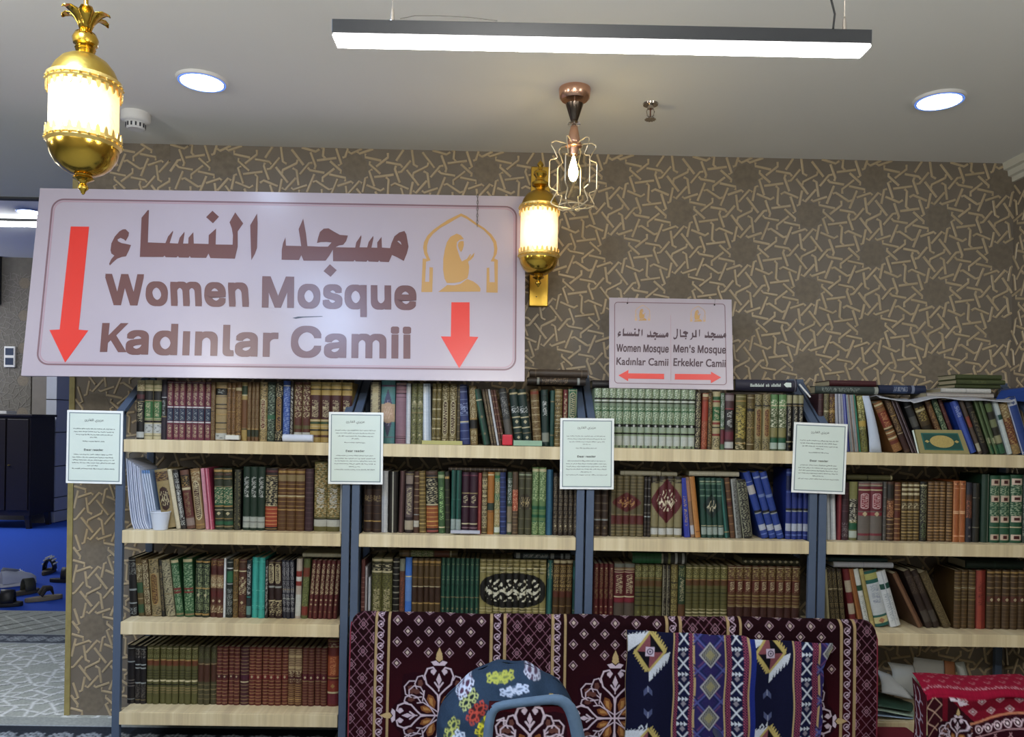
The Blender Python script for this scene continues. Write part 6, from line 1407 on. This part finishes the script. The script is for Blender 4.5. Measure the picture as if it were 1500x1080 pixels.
# local print coordinates follow the cloth (front projection of the case)
TX = 752+(X_-c0.x)*ppm(YC-.08)*.97; TYq = 1090-(Z_-c0.z)*ppm(YC-.08)*.97-3
cu = empty('kilim_cushion', 'blue kilim-covered rounded floor cushion chair with yellow and white motifs', 'cushion', (c0.x, YC, 0))
off = np.array([c0.x, YC, 0])
grid_mesh('cover', P-off, sheet_tex(qv, TX, TYq), M_CLOTH, cu)
Pb = P.copy(); Pb[..., 1] = 2*YC-P[..., 1]; grid_mesh('back_cover', (Pb-off)[:, ::-1], sheet_tex(qv, TX, TYq)[:, ::-1], M_CLOTH, cu)
M_DEN = mat('denim_border', '4a6078', .9, noise=.15, scale=60, bump=.4)
YB = YC-D_-.035
bd = MB(); path = [(714, 1100), (716, 1062), (722, 1041), (735, 1037), (770, 1032), (800, 1029), (822, 1027), (836, 1040), (843, 1062), (850, 1100)]
hwid = [8, 8, 8, 7, 6.5, 7, 9, 11, 11, 11]; V = []
n = len(path); rings = []
for i, (x, y) in enumerate(path):
    tx = path[min(i+1, n-1)][0]-path[max(i-1, 0)][0]; ty = path[min(i+1, n-1)][1]-path[max(i-1, 0)][1]; L_ = math.hypot(tx, ty); nx0, ny0 = ty/L_, -tx/L_
    rg = []
    for k in range(12):
        a = 2*math.pi*k/12; o_ = math.cos(a)*hwid[i]; dy = math.sin(a)*.016
        q_ = at(x+nx0*o_, y+ny0*o_, YB); rg.append((q_.x-off[0], YB+dy-off[1]+(.02 if True else 0), q_.z))
    rings += rg
fs = [(i*12+k, i*12+(k+1) % 12, (i+1)*12+(k+1) % 12, (i+1)*12+k) for i in range(n-1) for k in range(12)]
o = MB().add(rings, fs).build('denim_border', M_DEN, cu, True); md = o.modifiers.new('s', 'SUBSURF'); md.levels = md.render_levels = 1
fv = Canvas(700, 860, 1020, 1120, .8, '3a0a14'); medallion(fv, 776, 1106, 1.0, 2.6)
fv.line([(728, 1056), (738, 1052), (738, 1062)], 2, 'cfc0cc'); fv.speckle(.12); fv.c *= .8
U_, V_ = np.meshgrid(np.linspace(716, 842, 150), np.linspace(1115, 1036, 100)); Pp = np.empty(U_.shape+(3,))
for j in range(U_.shape[0]):
    for i in (0, U_.shape[1]-1):
        q_ = at(U_[j, i], V_[j, i], YB+.012); Pp[j, i] = (q_.x-off[0], YB+.012-off[1], q_.z)
    Pp[j] = Pp[j, 0]+(Pp[j, -1]-Pp[j, 0])*np.linspace(0, 1, U_.shape[1])[:, None]
grid_mesh('carpet_panel', Pp, sheet_tex(fv, U_, V_), M_CARPET, cu, thick=(0, .05, 0))
a = at(716, 1100, YB); MB().box((-.19, -.14, 0), (.19, .11, .2)).build('seat_block', M_DEN, cu)

# ------------------------------------------------------------------ floor coverings
bx0, by0 = -9, at(50, 895, 0).y
by0 = atz(50, 895, 0).y
bc = MB().box((-9, by0, -.012), (3.0, 10.3, 0)).build('floor_blue_carpet', mat('royal_blue_carpet', '1049b8', .95, noise=.08, scale=60, bump=.3)); struct(bc)
gv_x0, gv_x1, gv_y0, gv_y1 = -2.6, .9, -.9, by0
st = .0085; gx = np.arange(gv_x0, gv_x1, st); gy = np.arange(gv_y0, gv_y1+.001, st)
gc = Canvas(gv_x0, gv_x1, gv_y0, gv_y1, st, 'b2b8b2')
k = .5/1366.
rs = np.random.RandomState(4)
base = [[(-761, 281), (-701, 261), (-466, 411), (-404, 394)], [(-584, 276), (-588, 196), (-376, 26)], [(-856, 21), (-816, 68), (-556, 109)], [(-446, 546), (-316, 216)], [(-466, 136), (-176, 191), (-181, 256)], [(-456, -104), (-256, 66), (-266, 116)]]
for i in range(-8, 10):
    for j in range(-10, 12):
        ox = i*.5*.866; oy = i*.25+j*.5
        for q in range(6):
            ca, sa = math.cos(q*math.pi/3), math.sin(q*math.pi/3)
            for pl in base:
                Pq = [(ox+(x*ca-y*sa)*k, oy-(x*sa+y*ca)*k) for x, y in pl]
                if not (gv_x0 < Pq[0][0] < gv_x1 and .2 < Pq[0][1] < 1.45): continue
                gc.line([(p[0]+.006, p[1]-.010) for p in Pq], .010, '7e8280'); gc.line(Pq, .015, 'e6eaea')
# border strips: dark ornate bands and a pale stroke band next to the blue carpet
def ornate(ya, yb, base_c, c2, n=60):
    gc.rect(gv_x0, ya, gv_x1, yb, base_c)
    for t in range(int((gv_x1-gv_x0)/.12)):
        cx = gv_x0+.06+t*.12; cy = (ya+yb)/2
        for q in range(8):
            a = q*math.pi/4; rr_ = min(.055, (yb-ya)*.45); gc.line([(cx, cy), (cx+rr_*math.cos(a), cy+rr_*math.sin(a))], .009, c2)
            gc.dot(cx+rr_*.8*math.cos(a+.39), cy+rr_*.8*math.sin(a+.39), .008, c2)
    gc.rect(gv_x0, ya, gv_x1, ya+.012, c2); gc.rect(gv_x0, yb-.012, gv_x1, yb, c2)
ornate(1.46, 1.66, '565c66', 'aab2b8'); ornate(-.9, .1, '2c323c', 'a8b2bc')
ornate(-.05, .22, '2c323c', 'a8b2bc'); gc.rect(gv_x0, .22, gv_x1, .31, 'a2a8a6')
gc.rect(gv_x0, 1.66, gv_x1, by0+.01, 'a8aca4')
for t in range(26):
    x = gv_x0+t*.15; gc.line([(x, 1.7), (x+.35, 2.2)], .016, '4a4c48' if t % 3 == 0 else '74766f'); gc.line([(x+.5, 1.75), (x+.1, 2.1)], .012, 'c8ccc4'); gc.line([(x, 1.72), (x+.12, 1.9)], .012, '7c7e78')
gc.speckle(.12)
P = np.stack([gc.X, gc.Y, np.zeros_like(gc.X)+.0], -1)
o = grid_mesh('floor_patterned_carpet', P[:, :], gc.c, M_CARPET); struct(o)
o2 = MB().box((-6, -5, -.012), (gv_x0, by0-.002, -.001)).box((gv_x1, -5, -.012), (XR, by0-.002, -.001)).box((gv_x0, -5, -.012), (gv_x1, gv_y0, -.001)).build('floor_carpet_plain', mat('grey_carpet', '858a8a', .95, noise=.2, scale=40)); struct(o2)

# ------------------------------------------------------------------ shoes left on the blue carpet
def shoe_sole(L, W, th, n=20):
    pts = []
    for i in range(n):
        a = 2*math.pi*i/n; x = math.cos(a)*L/2; w_ = W/2*(.82+.22*math.cos(a)); pts.append((x, math.sin(a)*w_, 0))
    return pts
def sandal(px, py, L, rot, label, msole, mstrap, kind='thong', W=None, beads=False):
    p = atz(px, py, 0); W = W or L*.38
    e = empty('sandal', label, 'shoe', (p.x, p.y, .0005)); e.rotation_euler = (0, 0, rot); e.scale = (1, 1, 1.45)
    bevel(MB().prism(shoe_sole(L, W, .03), (0, 0, .022)).build('sole', msole, e), .006, 2)
    n = 9
    if kind == 'thong':
        for s_ in (-1, 1):
            MB().tube([(L*.25, 0, .028), (L*.18, s_*W*.18, .06), (L*.02, s_*W*.36, .06), (-L*.1, s_*W*.42, .03)], [.006, .012, .013, .012], 8).build('strap', mstrap, e, True)
    else:
        vs = []
        for i in range(n):
            a = math.pi*i/(n-1)
            for x in (-L*.08, L*.1, L*.27): vs.append((x, -math.cos(a)*W*.47, .02+math.sin(a)*(.065-.1*max(0, x)*.6)))
        fs = [(i*3+k, i*3+k+1, i*3+k+4, i*3+k+3) for i in range(n-1) for k in range(2)]
        o = MB().add(vs, fs).build('strap', mstrap, e, True, fix=False); md = o.modifiers.new('t', 'SOLIDIFY'); md.thickness = .008
        if beads:
            b = MB()
            for i in range(1, n-1):
                a = math.pi*i/(n-1)
                for x in (-L*.06, L*.02, L*.1, L*.18, L*.26): b.lathe([(0, -.007), (.007, 0), (0, .007)], (x, -math.cos(a)*W*.5, .03+math.sin(a)*.066), 6)
            b.build('beads', M_WHITE, e)
    return e
MS = mat('brown_sole', '4a4238', .7); MT = mat('dark_brown_leather', '2c2622', .6); MO = mat('olive_leather', '3c3c30', .6); MBk = mat('black_leather', '16161a', .5)
sandal(37, 871, .22, 1.1, 'olive slip-on sandal nearest the white shoe on the blue carpet', MS, MO, 'slide')
sandal(64, 880, .25, .75, 'brown thong sandal on the blue carpet near the patterned floor edge', mat('tan_sole', '7c7260', .7), MT)
sandal(71, 840, .25, 1.75, 'black slide sandal with white beads standing furthest back on the blue carpet', MS, MBk, 'slide', beads=True)
sandal(6, 889, .24, .3, 'black sandal cut by the left edge of the view, nearest the floor edge', MBk, MBk, 'slide')
sandal(95, 853, .24, .1, 'black slip-on shoe partly hidden behind the gilded wall end', MBk, MBk, 'slide')
def sneaker(px, py, L, rot, label, m):
    p = atz(px, py, 0); e = empty('sneaker', label, 'shoe', (p.x, p.y, .0005)); e.rotation_euler = (0, 0, rot); e.scale = (1, 1, 1.35); W = L*.38
    bevel(MB().prism(shoe_sole(L, W, .03), (0, 0, .025)).build('sole', M_WHITE, e), .006, 2)
    rows = []; n = 14
    for i in range(9):
        t = i/8; x = -L/2*.94+t*L*.93; hh = [.075, .085, .08, .07, .065, .06, .05, .042, .024][i]; ww = W*[.3, .38, .4, .4, .43, .46, .46, .4, .2][i]
        for k in range(n): a = math.pi*k/(n-1); rows.append((x, -math.cos(a)*ww, .022+max(0, math.sin(a))**.7*hh))
    fs = [(i*n+k, i*n+k+1, (i+1)*n+k+1, (i+1)*n+k) for i in range(8) for k in range(n-1)]+[tuple(range(n)), tuple(8*n+k for k in range(n-1, -1, -1))]
    MB().add(rows, fs).build('upper', m, e, True)
    MB().tube([(-L*.12, -W*.2, .095), (-L*.38, -W*.22, .108), (-L*.46, 0, .1), (-L*.38, W*.22, .108), (-L*.12, W*.2, .095), (-L*.02, 0, .09)], .007, 8, closed=True).build('collar', mat('grey_lining', '8a8e96', .8), e, True)
    b = MB()
    for k in range(4): b.tube([(L*(.02+.05*k), -W*.2, .088-.007*k), (L*(.04+.05*k), 0, .096-.008*k), (L*(.02+.05*k), W*.2, .088-.007*k)], .003, 5)
    b.build('laces', M_WHITE, e, True)
mwh = mat('pale_leather', 'c0c4d0', .5)
sneaker(27, 858, .27, .95, 'white sneaker behind the olive sandal on the blue carpet', mwh)
sneaker(-10, 860, .25, 1.9, 'pale pinkish sneaker at the far left beside the white sneaker', mat('pinkish_leather', 'b8acb8', .5))
